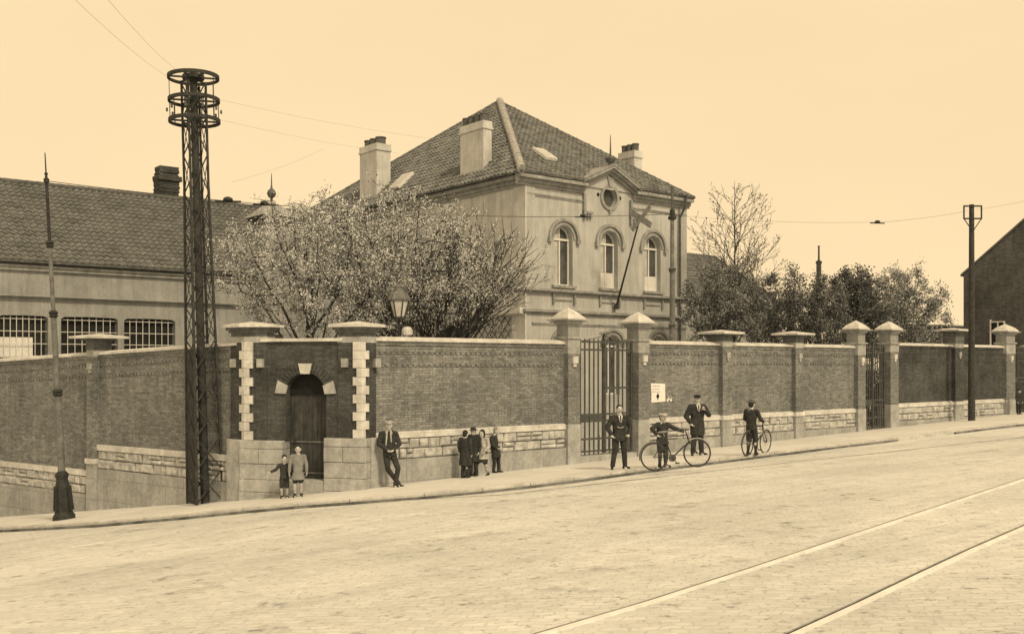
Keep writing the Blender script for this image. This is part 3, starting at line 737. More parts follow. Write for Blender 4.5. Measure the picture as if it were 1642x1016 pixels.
def arched_window(F, c, hw, z0, z1, rec, parent, curtain='left', panel=False, board=True):
    zs = z1-hw; w_ = root.__call__ if 0 else None
    m = MB(); f = .055
    F.box(m, c-hw, c-hw+f, -rec-.05, -rec, z0, zs); F.box(m, c+hw-f, c+hw, -rec-.05, -rec, z0, zs)
    F.box(m, c-hw+f, c+hw-f, -rec-.05, -rec+.001, z0, z0+.07); F.box(m, c-hw, c+hw, -rec-.06, -rec+.03, zs-.05, zs+.03)
    F.box(m, c-.035, c+.035, -rec-.05, -rec+.004, z0+.07, zs-.05)
    arc_band(F, c, zs, hw-f, hw, -rec-.05, -rec, m)
    F.box(m, c-.02, c+.02, -rec-.05, -rec+.002, zs+.03, z1-f)
    if panel: F.box(m, c-hw+f, c+hw-f, -rec-.052, -rec-.012, z0+.07, z0+(zs-z0)*.36)
    fr = m.build('window', M_wfr, parent)
    m = MB(); lp = arch_loop(c, hw-.02, z0, z1-.02); m.prism([F.P(x, -rec-.035, z) for x, z in lp], F.P(0, -.01, 0)-F.P(0, 0, 0)); m.build('pane', mat('old_glass', g3(.12, .8), g3(.05, .8), scale=1.5, rough=.2), fr)
    if curtain:
        m = MB(); lo = z0+.08 if not panel else z0+(zs-z0)*.37
        x0, x1 = (c-hw+f, c-.04) if curtain == 'left' else (c+.04, c+hw-f)
        F.box(m, x0+.01, x0+(x1-x0)*.93, -rec-.032, -rec-.022, lo, zs-.06); m.build('curtain', M_curt, fr)
        m = MB(); n_ = 8; q = [(c-.02, zs+.03)]+[(c-(hw-.05)*math.cos(math.pi/2*k/n_), zs+.03+(hw-.09)*math.sin(math.pi/2*k/n_)) for k in range(n_+1)]
        m.prism([F.P(x, -rec-.032, z) for x, z in q], F.P(0, .008, 0)-F.P(0, 0, 0)); m.build('fanlight_curtain', M_curt, fr)
    return fr
for k, (c, *_) in enumerate(wins):
    fr = arched_window(FM, c, hw, zw0, zw1, .24, SH, panel=k > 0)
    m = MB(); zs = zw1-hw
    arc_band(FM, c, zs, hw+.03, hw+.13, 0, .05, m); arc_band(FM, c, zs, hw+.19, hw+.30, 0, .10, m); m.build('hood_mould', M_trim, SH)
    for sg in (-1, 1):
        m = MB(); FM.box(m, c+sg*(hw+.245)-.09, c+sg*(hw+.245)+.09, 0, .13, zs-.17, zs+.0); m.build('label_stop', M_trim, SH)
    m = MB(); FM.box(m, c-hw-.12, c+hw+.12, 0, .12, zw0-.10, zw0); m.build('sill', M_trim, SH)
    m = MB(); b0 = zL2+.28; FM.box(m, c-hw+.04, c+hw-.04, 0, .045, zL1-.42, zL1-.36); m.build('apron_panel', M_trim, SH)
    for sg in (-1, 1):
        m = MB(); FM.box(m, c+sg*(hw+.06)-.045, c+sg*(hw+.06)+.045, 0, .09, zL1-.55, zL1-.09); m.build('console', M_renderl, SH)
for c in low_c:
    arched_window(FM, c, hw*.85, zl0, zl1, .24, SH, curtain=None)
    m = MB(); h2 = hw*.85; arc_band(FM, c, zl1-h2, h2+.03, h2+.12, 0, .05, m); arc_band(FM, c, zl1-h2, h2+.18, h2+.28, 0, .09, m); m.build('hood_mould', M_trim, SH)
# oculus
m = MB(); arc_band(FM, oc, oz, orr, orr+.12, 0, .07, m, 0, 2*math.pi, 32); ocu = m.build('oculus_frame', M_trim, SH)
m = MB(); m.prism([FM.P(oc+orr*math.cos(2*math.pi*k/24), -.2, oz+orr*math.sin(2*math.pi*k/24)) for k in range(24)], FM.P(0, -.02, 0)-FM.P(0, 0, 0)); m.build('pane', mat('dull_glass', g3(.13, .8), g3(.06, .8), scale=2, rough=.4), ocu)
m = MB(); m.prism([FM.P(oc-.2, 0, oz+orr+.42), FM.P(oc+.2, 0, oz+orr+.42), FM.P(oc+.08, 0, oz+orr+.02), FM.P(oc-.08, 0, oz+orr+.02)], FM.P(0, .11, 0)-FM.P(0, 0, 0)); m.build('keystone', M_trim, ocu)
m = MB(); FM.box(m, oc-.05, oc+.05, 0, .09, oz-orr-.24, oz-orr-.1); m.build('drop', M_trim, ocu)
# string courses and cornice
def band(F, a0, a1, z, h, d, name, mm=None, par=SH):
    m = MB(); F.box(m, a0, a1, 0, d, z-h, z); F.box(m, a0, a1, 0, d*.5, z-h-.06, z-h); return m.build(name, mm or M_trim, par)
band(FM, s0-.16, s1+.16, zL1, .09, .20, 'upper_ledge'); band(FM, s0-.14, s1+.14, zL2, .10, .16, 'lower_ledge'); band(FM, s0+.3, s1, zL3, .05, .05, 'string_course')
pa0, pa1 = FM.S(935), FM.S(1010)
band(FM, s0, pa0, zFr, .05, .06, 'frieze_moulding'); band(FM, pa1, s1, zFr, .05, .06, 'frieze_moulding')
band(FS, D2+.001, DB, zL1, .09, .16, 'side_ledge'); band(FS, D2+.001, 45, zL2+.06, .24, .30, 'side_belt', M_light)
for (F, a0, a1) in ((FM, s0-.5, pa0-.02), (FM, pa1+.12, s1+.12), (FS, D2+.002, DB+.4), (FR, D2+.002, DB+.4)):
    sgn = -1 if F is FR else 1
    k_ = .3 if F is FR else 1
    m = MB(); F.box(m, a0, a1, 0, .10*sgn*k_, zE-.50, zE-.40); F.box(m, a0, a1, 0, .36*sgn*k_, zE-.26, zE-.13); F.box(m, a0, a1, 0, .18*sgn*k_, zE-.40, zE-.26)
    co_ = m.build('cornice', M_trim, SH)
    kk_ = k_*(.78 if F is FM else 1); m = MB(); F.box(m, a0, a1, 0, .44*sgn*kk_, zE-.13, zE-.09); F.box(m, a0, a1, .38*sgn*kk_, .52*sgn*kk_, zE-.09, zE+.0); m.build('gutter', M_ironl, co_)
# corner pilasters
m = MB(); FM.box(m, s0-.001, s0+.42, 0, .05, zL1+.02, zE-.5); m.build('corner_pilaster', M_render, SH)
m = MB(); FM.box(m, s1-.42, s1, 0, .05, zL1+.02, zE-.5); m.build('corner_pilaster', M_render, SH)
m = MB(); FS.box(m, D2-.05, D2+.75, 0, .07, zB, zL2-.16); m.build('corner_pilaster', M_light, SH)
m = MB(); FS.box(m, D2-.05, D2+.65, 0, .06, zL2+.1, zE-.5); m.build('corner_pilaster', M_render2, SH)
# pediment over the middle bay
zP = FM.Z(978, 269); zF = zE-.02; pc = (pa0+pa1)/2
m = MB(); m.prism([FM.P(pa0-.05, .001, zE-.2), FM.P(pa1+.05, .001, zE-.2), FM.P(pc, .001, zP-.3)], FM.P(0, .06, 0)-FM.P(0, 0, 0)); m.build('pediment_wall', M_render, SH)
dep_g = 3.2
for sg, ae in ((-1, pa0-.32), (1, pa1+.30)):
    zf_ = zF-.02
    for e, (th_, d_) in enumerate(((.09, .42), (.09, .32), (.11, .18))):
        off = -.09*e
        q = [FM.P(ae, 0, zf_+off), FM.P(pc, 0, zP+off), FM.P(pc, 0, zP+off-th_), FM.P(ae, 0, zf_+off-th_)]
        m = MB(); m.prism(q, FM.P(0, d_, 0)-FM.P(0, 0, 0)); m.build('raking_cornice', M_trim, SH)
    q = [FM.P(ae, .44, zf_+.02), FM.P(pc, .44, zP+.02), FM.P(pc, -dep_g, zP+.02), FM.P(ae, -dep_g, zf_+.02)]
    m = MB(); m.prism(q, (0, 0, .05)); m.build('pediment_roof', M_trim, SH)
    # hanging drops at both ends
    a = pa0 if sg < 0 else pa1
    m = MB(); FM.box(m, a-.05, a+.05, 0, .13, zFr-.75, zE-.5); FM.box(m, a-.05, a+.45, 0, .12, zFr-.52, zFr-.42)
    for k in range(3): FM.box(m, a+.02+.15*k, a+.11+.15*k, 0, .10, zFr-.72, zFr-.52)
    m.build('guttae_bracket', M_renderl, SH)
fp = FM.P(pc, .2, zP)
m = MB(); m.lathe([(.09, 0), (.07, .1), (.17, .2), (.22, .3), (.14, .36), (.04, .42), (.035, .6), (.012, 1.25), (.002, 1.3)], fp); m.build('finial', M_ironl, SH)
for px_, py_ in ((858, 297), (901, 303.5), (927, 306), (959, 312), (994, 318), (1023, 320), (1045, 325), (1081, 330)):
    a = FM.S(px_); z = FM.Z(px_, py_); m = MB(); p = FM.P(a, .0, z)
    q = [FM.P(a+.075*math.cos(2*math.pi*k/10), .012, z+.075*math.sin(2*math.pi*k/10)) for k in range(10)]; m.prism(q, FM.P(0, -.03, 0)-FM.P(0, 0, 0)); m.build('vent_hole', M_dark, SH)
# downpipe
m = MB(); a = FM.S(1087); m.tube([FM.P(a, .5, zE-.02), FM.P(a, .42, zE-.5), FM.P(a, .12, zE-.95), FM.P(a, .12, zB+.4)], .05); m.build('downpipe', M_ironl, SH)
# side wall: trellis, shadowed doorway, windows
t0, t1 = D2+.8, FS.S(745); zt0, zt1 = zB+.6, zL2-.2
m = MB(); step = .42; x = t0-(zt1-zt0)
while x < t1:
    for sg in (1, -1):
        xa, za, xb, zb_ = (x, zt0, x+(zt1-zt0), zt1) if sg > 0 else (x+(zt1-zt0), zt0, x, zt1)
        # clip to panel
        if xa > xb: xa, za, xb, zb_ = xb, zb_, xa, za
        if xb <= t0 or xa >= t1: continue
        sl_ = (zb_-za)/(xb-xa)
        if xa < t0: za += sl_*(t0-xa); xa = t0
        if xb > t1: zb_ += sl_*(t1-xb); xb = t1
        m.bar(FS.P(xa, .10+.03*sg, za), FS.P(xb, .10+.03*sg, zb_), .035, .02)
    x += step
m.build('trellis', M_ironl, SH)
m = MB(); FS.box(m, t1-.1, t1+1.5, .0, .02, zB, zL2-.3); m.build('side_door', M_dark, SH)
for a in (D2+4.2, D2+8.5, D2+13):
    m = MB(); FS.box(m, a, a+1.1, 0, .02, zL1+.9, zL1+3.1); wn = m.build('side_window', M_glass, SH)
    m = MB(); FS.box(m, a-.06, a, 0, .06, zL1+.9, zL1+3.1); FS.box(m, a+1.1, a+1.16, 0, .06, zL1+.9, zL1+3.1); FS.box(m, a-.06, a+1.16, 0, .08, zL1+.78, zL1+.9); FS.box(m, a+.52, a+.58, .02, .05, zL1+.9, zL1+3.1); m.build('frame', M_wfr, wn)
# roof
e_ = .52
A_ = FM.P(s0-e_, .38, zE); B_ = FM.P(s1+.12, .38, zE); Cb = FS.P(DB+e_, e_, zE); Db = FR.P(DB+e_, -.18, zE)
Dap, sap = D2+7.6, s0+4.75
ap = main_frame(Dap).P(sap, 0, 0); ap.z = CH+(HZ-164)/FPX*ap.y
print('apex px', CXP+FPX*ap.x/ap.y)
for q_ in (A_, B_, Cb, Db): q_.z -= .07
RF = roof_face('roof', [A_, B_, ap], M_tile, SH, 3)
b_ = bmesh.new(); b_.from_mesh(RF.data); ol = parent_world(SH); kill = []
for f_ in b_.faces:
    q = f_.calc_center_median()+ol; v = q.to_2d()-FM.o
    if pa0-.12 < v.dot(FM.u) < pa1+.12 and v.dot(FM.n) > -.06: kill.append(f_)
bmesh.ops.delete(b_, geom=kill, context='FACES'); b_.to_mesh(RF.data); b_.free()
roof_face('roof', [Cb, A_, ap], M_tile, SH, 4, tw=.24, th=.30)
roof_face('roof', [B_, Db, ap], M_tile, SH, 5); roof_face('roof', [Db, Cb, ap], M_tile, SH, 6)
up = Vector((0, 0, .07))
for q, rr in ((A_, .16), (B_, .07), (Cb, .12), (Db, .12)): ridge_tiles(q+(up if q is A_ else up*.2), ap+(up if q is A_ else up*.2), SH, 'hip_tiles', r=rr, m_=M_hip if q is A_ else M_tile)
m = MB(); m.lathe([(.2, 0), (.16, .12), (.05, .18)], ap); m.build('apex_cap', M_hip, SH)
# skylights lying on the roof planes
def skylight(poly, u_, v_, w_, h_):
    P = [Vector(p) for p in poly]; e = (P[1]-P[0]).normalized(); nn = (P[1]-P[0]).cross(P[2]-P[0]).normalized()
    nn = nn if nn.z > 0 else -nn; g = nn.cross(e); g = g if g.z > 0 else -g
    o = P[0]+e*u_+g*v_
    m = MB(); m.prism([o+nn*.08, o+e*w_+nn*.08, o+e*w_+g*h_+nn*.08, o+g*h_+nn*.08], nn*.12); f = m.build('skylight', M_wfr, SH)
    m = MB(); i = .06; o2 = o+e*i+g*i+nn*.2; m.prism([o2, o2+e*(w_-2*i), o2+e*(w_-2*i)+g*(h_-2*i), o2+g*(h_-2*i)], nn*.012); m.build('pane', M_lglass, f)
skylight([A_, B_, ap], 2.3, 1.6, .62, 1.0)
skylight([Cb, A_, ap], (Cb-A_).length-10.2, .9, .9, 1.1)
# chimneys
a1_, a0_ = FS.S(738), FS.S(775)
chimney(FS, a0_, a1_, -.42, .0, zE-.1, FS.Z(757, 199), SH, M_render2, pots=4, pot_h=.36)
a1_, a0_ = FS.S(577), FS.S(604)
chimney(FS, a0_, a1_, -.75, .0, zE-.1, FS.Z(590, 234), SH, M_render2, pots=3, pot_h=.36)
a1_, a0_ = FR.S(992, .6), FR.S(1017, .6)
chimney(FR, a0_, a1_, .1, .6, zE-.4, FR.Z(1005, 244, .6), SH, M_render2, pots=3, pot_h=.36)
# lead flashing at chimney foot is part of the crown of the cornice
# slanting pole with crossed boards fixed to the front ledge
pb = FM.P(FM.S(984), .15, FM.Z(984, 492)); F_o = main_frame(D2-2.2)
pt_ = F_o.P(F_o.S(1026), 0, F_o.Z(1026, 350))
FP = root('flag_mast', pb, 'slanting dark mast with crossed boards at its tip, fixed to the house front', 'flag mast')
m = MB(); m.tube([pb, pt_], [.045, .03]); m.build('mast', M_iron, FP)
uu = Vector((U.x, U.y, 0)); zz = Vector((0, 0, 1))
for q, (dx, dz) in enumerate((((.50, -.19)), ((.42, .42)))):
    v = uu*dx+zz*dz; o_ = Vector((FM.n.x, FM.n.y, 0))*(.03+.045*q)
    m = MB(); m.bar(pt_-v*(1.15 if q == 0 else 1.0)+o_, pt_+v*(1.1 if q == 0 else 1.0)+o_, .2, .03, up=(0, 0, 1)) if False else m.bar(pt_-v*1.2+o_, pt_+v*1.2+o_, .03, .24 if q == 0 else .17); m.build('board', mat('faded_board', g3(.16, .6), g3(.10, .6), scale=5), FP)
m = MB(); m.box(pb, (.08, .08, .1)); m.build('bracket', M_iron, FP)

# ------------------------------------------------------------------ long school wing on the left
FB = main_frame(38.5); lA = FB.S(-170); lB = s0-.02
zEv = FB.Z(0, 414); zLd = FB.Z(0, 471); FRd = main_frame(43.7); zRd = FRd.Z(0, 291)
zB2_ = -4.5
LW = root('school_wing', FB.P((lA+lB)/2, 0, -3), 'long low school wing with pantile roof and barred windows at left', 'building')
wz1 = FB.Z(140, 508); wz0 = wz1-1.55
wl = [(FB.S(x0), FB.S(x1)) for x0, x1 in ((-95, -12), (-3, 77), (98, 189), (199, 281))]
def seg_loop(a0, a1, z0, z1): return [(a0, z0), (a1, z0), (a1, z1-.09), (a1-.12, z1-.02), ((a0+a1)/2, z1), (a0+.12, z1-.02), (a0, z1-.09)]
m = wall_holes(FB, lA, lB, zB2_, zEv+.02, [seg_loop(a, b, wz0, wz1) for a, b in wl], reveal=.3)
m.add([FB.P(lA, 0, zB2_), FB.P(lA, -10, zB2_), FB.P(lA, -10, zEv), FB.P(lA, -5.2, zRd), FB.P(lA, 0, zEv)], [(0, 1, 2, 3, 4)])
m.build('wall', M_renderl, LW, fix=False)
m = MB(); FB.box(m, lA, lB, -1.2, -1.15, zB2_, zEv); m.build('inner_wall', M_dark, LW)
for i, (a, b) in enumerate(wl):
    m = MB(); FB.box(m, a, b, -.28, -.26, wz0, wz1); wn = m.build('window', M_glass, LW)
    m = MB()
    for k in range(1, 8): x = a+(b-a)*k/8; m.tube([FB.P(x, -.10, wz0), FB.P(x, -.10, wz1-.02-(.05 if k in (1, 7) else 0))], .013, n=6)
    for k in range(4): z = wz0+.1+(wz1-wz0-.2)*k/3*.98; m.tube([FB.P(a, -.115, z), FB.P(b, -.115, z)], .014, n=6)
    m.build('window_bars', M_wfr, wn)
    m = MB(); FB.box(m, a, a+.05, -.26, -.2, wz0, wz1-.09); FB.box(m, b-.05, b, -.26, -.2, wz0, wz1-.09); FB.box(m, a+.05, b-.05, -.26, -.2, wz0, wz0+.05); m.build('frame', M_ironl, wn)
    if i == 1:
        m = MB(); FB.box(m, a, a+(b-a)*.72, -.24, -.225, wz0+.05, FB.Z(20, 540)); m.build('paper_blind', M_white, wn)
m = MB(); FB.box(m, lA, lB, 0, .2, zLd-.06, zLd); FB.box(m, lA, lB, 0, .06, zLd-.12, zLd-.06); m.build('ledge', M_renderl, LW)
m = MB(); FB.box(m, lA, lB, 0, .12, zEv-.38, zEv-.26); FB.box(m, lA, lB, 0, .2, zEv-.26, zEv-.20); m.build('cornice', M_trim, LW)
m = MB(); FB.box(m, lA, lB, 0, .34, zEv-.12, zEv-.07); FB.box(m, lA, lB, .30, .34, zEv-.07, zEv-.0); m.build('gutter', M_ironl, LW)
roof_face('roof', [FB.P(lA, .3, zEv-.06), FB.P(lB, .3, zEv-.06), FRd.P(lB, 0, zRd), FRd.P(lA, 0, zRd)], M_tile2, LW, 9, tw=.26, th=.33)
m = MB(); m.add([FRd.P(lA, 0, zRd), FRd.P(lB, 0, zRd), FRd.P(lB, -5.5, zEv), FRd.P(lA, -5.5, zEv)], [(0, 1, 2, 3)]); m.build('rear_roof', M_tile2, LW)
ridge_tiles(FRd.P(lA, 0, zRd+.05), FRd.P(lB, 0, zRd+.05), LW, r=.11, m_=mat('ridge_dark', g3(.13, .6), g3(.08, .8), scale=3))
# ragged brick chimney behind the ridge
FK = main_frame(45.0); k0, k1 = FK.S(255), FK.S(288)
ck = MB(); z = FK.Z(270, 330); i = 0
ztop_ = FK.Z(270, 268)
while z < ztop_:
    j = random.uniform(-.035, .035); e = .07 if z > ztop_-.62 and z < ztop_-.40 else 0
    FK.box(ck, k0+j-e+(.04 if z > ztop_-.4 else 0), k1+j+e-(.04 if z > ztop_-.4 else 0), -.7, j*.8+e, z, z+.066); z += .072; i += 1
ck.build('brick_chimney', M_brickd, LW)
# little turret with a ball finial
FT = main_frame(37.6); tcx = FT.S(445); zt_ = FT.Z(445, 348)
m = MB(); FT.box(m, tcx-.55, tcx+.55, -1.1, 0, zEv-2.5, zt_); tu = m.build('turret', M_renderl, LW)
m = MB(); FT.box(m, tcx-.72, tcx+.72, -1.27, .17, zt_-.10, zt_-.02); FT.box(m, tcx-.62, tcx+.62, -1.17, .07, zt_-.3, zt_-.1); m.build('cornice', M_ironl, tu)
m = MB(); q = [FT.P(tcx-.86, -1.41, zt_), FT.P(tcx+.86, -1.41, zt_), FT.P(tcx+.86, .31, zt_), FT.P(tcx-.86, .31, zt_)]
q2 = [FT.P(tcx-.4, -.95, zt_+.42), FT.P(tcx+.4, -.95, zt_+.42), FT.P(tcx+.4, -.15, zt_+.42), FT.P(tcx-.4, -.15, zt_+.42)]
m.hexa(q+q2); m.add(q2+[FT.P(tcx, -.55, FT.Z(445, 319))], [(0, 1, 4), (1, 2, 4), (2, 3, 4), (3, 0, 4)]); m.build('turret_roof', M_trim, tu)
m = MB(); m.lathe([(.05, -.05), (.05, .1), (.15, .18), (.19, .3), (.14, .42), (.05, .5), (.03, .62), (.012, 1.1), (.001, 1.15)], FT.P(tcx, -.55, FT.Z(445, 319))); m.build('finial', M_ironl, tu)

# ------------------------------------------------------------------ buildings at the right and far off
G0 = side_frame(55.0)
zg0 = G0.Z(1545, 440); dc = G0.S(1545); da = dc-4.6; df = dc-9.2
zap = zg0+4.6*.80
HG = root('gabled_house', G0.P(da, 0, .5), 'dark brick house with a sloping gable at the right edge of the photo', 'house')
m = MB(); LEN = Vector((U.x, U.y, 0))*16
gp = [G0.P(dc, 0, -1), G0.P(df, 0, -1), G0.P(df, 0, zg0), G0.P(da, 0, zap), G0.P(dc, 0, zg0)]
m.prism(gp, LEN); m.build('wall', M_brickm, HG)
for x0, x1 in ((dc+.15, da), (df-.15, da)):
    z0_ = zg0-.12+.02
    m = MB(); m.prism([G0.P(x0, .06, z0_), G0.P(x1, .06, zap), G0.P(x1, .06, zap+.12), G0.P(x0, .06, z0_+.12)], LEN*1.01); m.build('roof', M_tile2, HG)
wa = G0.S(1590); wb = G0.S(1612); wz = G0.Z(1600, 515)
m = MB(); G0.box(m, wb, wa, 0, .02, wz-1.25, wz); wn = m.build('window', M_glass, HG)
m = MB()
for a, b, z0_, z1_ in ((wa, wa+.06, wz-1.3, wz+.1), (wb, wa, wz-.06, wz), (wb-.0, wb+.06, wz-1.25, wz-.06), ((wa+wb)/2-.03, (wa+wb)/2+.03, wz-.5, wz-.06), (wb, wa+.1, wz-1.36, wz-1.30)): G0.box(m, a, b, .02, .09, z0_, z1_)
m.build('frame', M_wfr, wn)
FA = main_frame(33); aa, ab = FA.S(1508), FA.S(1560); zA_ = FA.Z(1530, 521)
AX = root('yard_shed', FA.P((aa+ab)/2, 0, 0), 'low flat roofed shed between the pale bush and the gabled house', 'shed')
m = MB(); FA.box(m, aa, ab, -3, 0, -1, zA_-.1); m.build('wall', M_brickd, AX)
m = MB(); FA.box(m, aa-.1, ab+.1, -3.1, .1, zA_-.1, zA_); m.build('roof', M_renderl, AX)
FD = main_frame(46); da0, da1 = FD.S(1060), FD.S(1250); zDe = FD.Z(1150, 484); FD2 = main_frame(51); zDr = FD2.Z(1150, 411)
HD = root('distant_house', FD.P((da0+da1)/2, 0, 0), 'tile roofed building behind the tall sparse tree, right of the school house', 'house')
m = MB(); FD.box(m, da0, da1, -9.8, 0, -1, zDe); m.build('wall', M_renderl, HD)
m = MB(); FD.box(m, da0, da1, 0, .3, zDe-.15, zDe+.0); m.build('gutter', M_trim, HD)
roof_face('roof', [FD.P(da0, .3, zDe), FD.P(da1+.3, .3, zDe), FD2.P(da1-1.5, 0, zDr), FD2.P(da0, 0, zDr)], M_tile2, HD, 12, tw=.3, th=.4)
m = MB(); m.add([FD2.P(da0, 0, zDr), FD2.P(da1-1.5, 0, zDr), FD.P(da1+.3, -10, zDe), FD.P(da0, -10, zDe)], [(0, 1, 2, 3)]); m.add([FD2.P(da1-1.5, 0, zDr), FD.P(da1+.3, .3, zDe), FD.P(da1+.3, -10, zDe)], [(0, 1, 2)]); m.build('rear_roof', M_tile2, HD)
FC2 = main_frame(60); ca_ = FC2.S(1313)
CS = root('factory_stack', FC2.P(ca_, 0, 0), 'slender distant stack rising above the bushes right of centre', 'chimney')
m = MB(); dp = FC2.dep(1313); z1 = CH+(HZ-419)/FPX*dp; z2 = CH+(HZ-394)/FPX*dp
b = FC2.P(ca_, 0, 0); m.lathe([(.30, -2), (.26, z1-.25), (.33, z1-.2), (.33, z1), (.2, z1+.05), (.1, z1+.2), (.09, z2-.1), (.13, z2-.08), (.13, z2)], b, n=8); m.build('stack', M_brickd, CS)

# ------------------------------------------------------------------ iron gates
def iron_gate(F, a0, a1, ztop, zmid, zbot, label, nb, crest=True):
    r_ = root('iron_gate', F.P((a0+a1)/2, -.1, F.g(a0)), label, 'gate')
    am = (a0+a1)/2; d = -.08
    for li, (x0, x1) in enumerate(((a0+.02, am-.025), (am+.025, a1-.02))):
        lf = MB(); F.box(lf, x0, x0+.05, d-.025, d+.025, zbot-.02, ztop+.06); F.box(lf, x1-.05, x1, d-.025, d+.025, zbot-.02, ztop+.06)
        for z in (ztop, ztop-.24, zmid+.10, zmid-.10, zbot+.42, zbot+.05): F.box(lf, x0+.05, x1-.05, d-.02, d+.02, z-.03, z+.03)
        leaf = lf.build('gate_leaf', M_gate, r_)
        for k in range(1, nb):
            x = x0+.03+(x1-x0-.06)*k/nb; m = MB(); m.tube([F.P(x, d-.001, zbot-.05), F.P(x, d-.001, ztop-.3), F.P(x, d-.001, ztop-.02)], .027, n=6)
            m.lathe([(.014, 0), (.024, .03), (.002, .08)], F.P(x, d, ztop+.03), n=6)
            m.build('bar', M_gate, leaf)
        for k in range(nb*2-1):
            x = x0+.06+(x1-x0-.12)*k/(nb*2-2)
            if k % 2: continue
            m = MB(); m.tube([F.P(x+(x1-x0)/nb/2, d+.001, zbot+.05), F.P(x+(x1-x0)/nb/2, d+.001, zbot+.40), F.P(x+(x1-x0)/nb/2, d+.001, zbot+.56)], [.014, .014, .002], n=6); m.build('dog_bar', M_gate, leaf)
        m = MB(); F.box(m, x0+.05, x1-.05, d-.012, d+.012, zmid-.10, zmid+.10) if not li else F.box(m, x0+.15, x1-.15, d-.03, d+.03, zmid+.86, zmid+.92); m.build('lock_plate', M_gate, leaf)
    if crest:
        m = MB(); F.box(m, am-.035, am+.035, d-.04, d+.05, zbot, ztop+.20); m.build('meeting_stile', M_gate, r_)
        for sg in (-1, 1):
            m = MB(); pts = [F.P(am+sg*(.05+.85*t_), d, ztop+0.15*(1-t_)**1.3+.03) for t_ in [k/10 for k in range(11)]]; m.tube(pts, .013, n=6)
            for k in range(14):
                t_ = k/13*1.7*math.pi; q = F.P(am+sg*(.13+.06*math.cos(t_)*(1-k/20)), d, ztop+.24+.06*math.sin(t_)*(1-k/20))
                if k: m.tube([pq, q], .014, n=5)
                pq = q
            m.build('scroll', M_gate, r_)
        m = MB(); m.lathe([(.02, 0), (.06, .05), (.02, .10), (.002, .16)], F.P(am, d, ztop+.18), n=8); m.build('finial', M_gate, r_)
    return r_
zs1 = FW.Z(935, 727)
iron_gate(FW, sP1b+.02, sP2a-.02, FW.Z(965, 548), FW.Z(965, 669), zs1, 'wide dark double iron gate behind the man in the waistcoat', 6)
m = MB(); FW.box(m, sP1b, sP2a, -.5, .12, FW.g(sP1b)-.4, zs1-.07); th_ = m.build('threshold', M_stone, bevel=.015); tag(th_, 'worn stone threshold under the wide iron gate', 'threshold', kind=None)
iron_gate(FW, sP3b+.02, sP4a-.02, FW.Z(1408, 556), FW.Z(1408, 645), FW.Z(1408, 686), 'narrow dark iron gate farther along the wall', 5)
m = MB(); FW.box(m, sP3b, sP4a, -.5, .12, FW.g(sP3b)-.4, FW.Z(1408, 687)-.03); th_ = m.build('threshold', M_stone, bevel=.015); tag(th_, 'stone threshold under the narrow far iron gate', 'threshold')
x0_, x1_ = sP5b+.02, sP5b+1.58
iron_gate(FW, x0_, x1_, 2.62, 1.1, FW.g(x0_)+.1, 'iron gate at the right edge beyond the rightmost pier', 5, crest=False)

# poster on the wall
pa, pb_ = FW.S(1043), FW.S(1066.5); pz0, pz1 = FW.Z(1055, 645), FW.Z(1055, 614)
PO = root('poster', FW.P((pa+pb_)/2, .02, pz0), 'white paper poster with a black diamond mark pasted on the brick wall', 'poster')
m = MB(); m.prism([FW.P(pa+.02, .012, pz0), FW.P(pb_, .012, pz0+.03), FW.P(pb_-.02, .012, pz1-.02), FW.P(pa, .012, pz1), FW.P(pa+.03, .012, (pz0+pz1)/2-.03)], FW.P(0, .004, 0)-FW.P(0, 0, 0)); m.build('sheet', M_paper, PO)
c = (pa+pb_)/2-.02; zc_ = pz0+.20
m = MB(); m.prism([FW.P(c+x, .020, zc_+z) for x, z in ((0, -.13), (.03, -.06), (.075, 0), (.03, .06), (0, .12), (-.03, .06), (-.075, 0), (-.03, -.06))], FW.P(0, .002, 0)-FW.P(0, 0, 0)); m.build('printed_diamond', M_ink, PO)
m = MB()
for i, (z, wd) in enumerate(((pz1-.1, .36), (pz1-.2, .3), (pz1-.28, .34))):
    x = pa+.08
    while x < pa+.08+wd:
        l = random.uniform(.03, .09); m.prism([FW.P(x, .019, z), FW.P(min(x+l, pb_-.05), .019, z), FW.P(min(x+l, pb_-.05), .019, z+.018), FW.P(x, .019, z+.018)], FW.P(0, .001, 0)-FW.P(0, 0, 0)); x += l+.03
m.build('printed_lines', M_cmid, PO)
m = MB()
for x, z, r_ in ((.1, .06, .05), (.17, .1, .04), (.26, .07, .05), (.3, .14, .03), (.13, .16, .025)):
    q = [FW.P(pb_+x+r_*random.uniform(.6, 1.3)*math.cos(k), .012, pz0+z+r_*random.uniform(.6, 1.3)*math.sin(k)) for k in range(6)]; m.prism(q, FW.P(0, .003, 0)-FW.P(0, 0, 0))
tag(m.build('paper_scraps', M_paper), 'torn white paper remnants beside the poster', 'paper scrap')

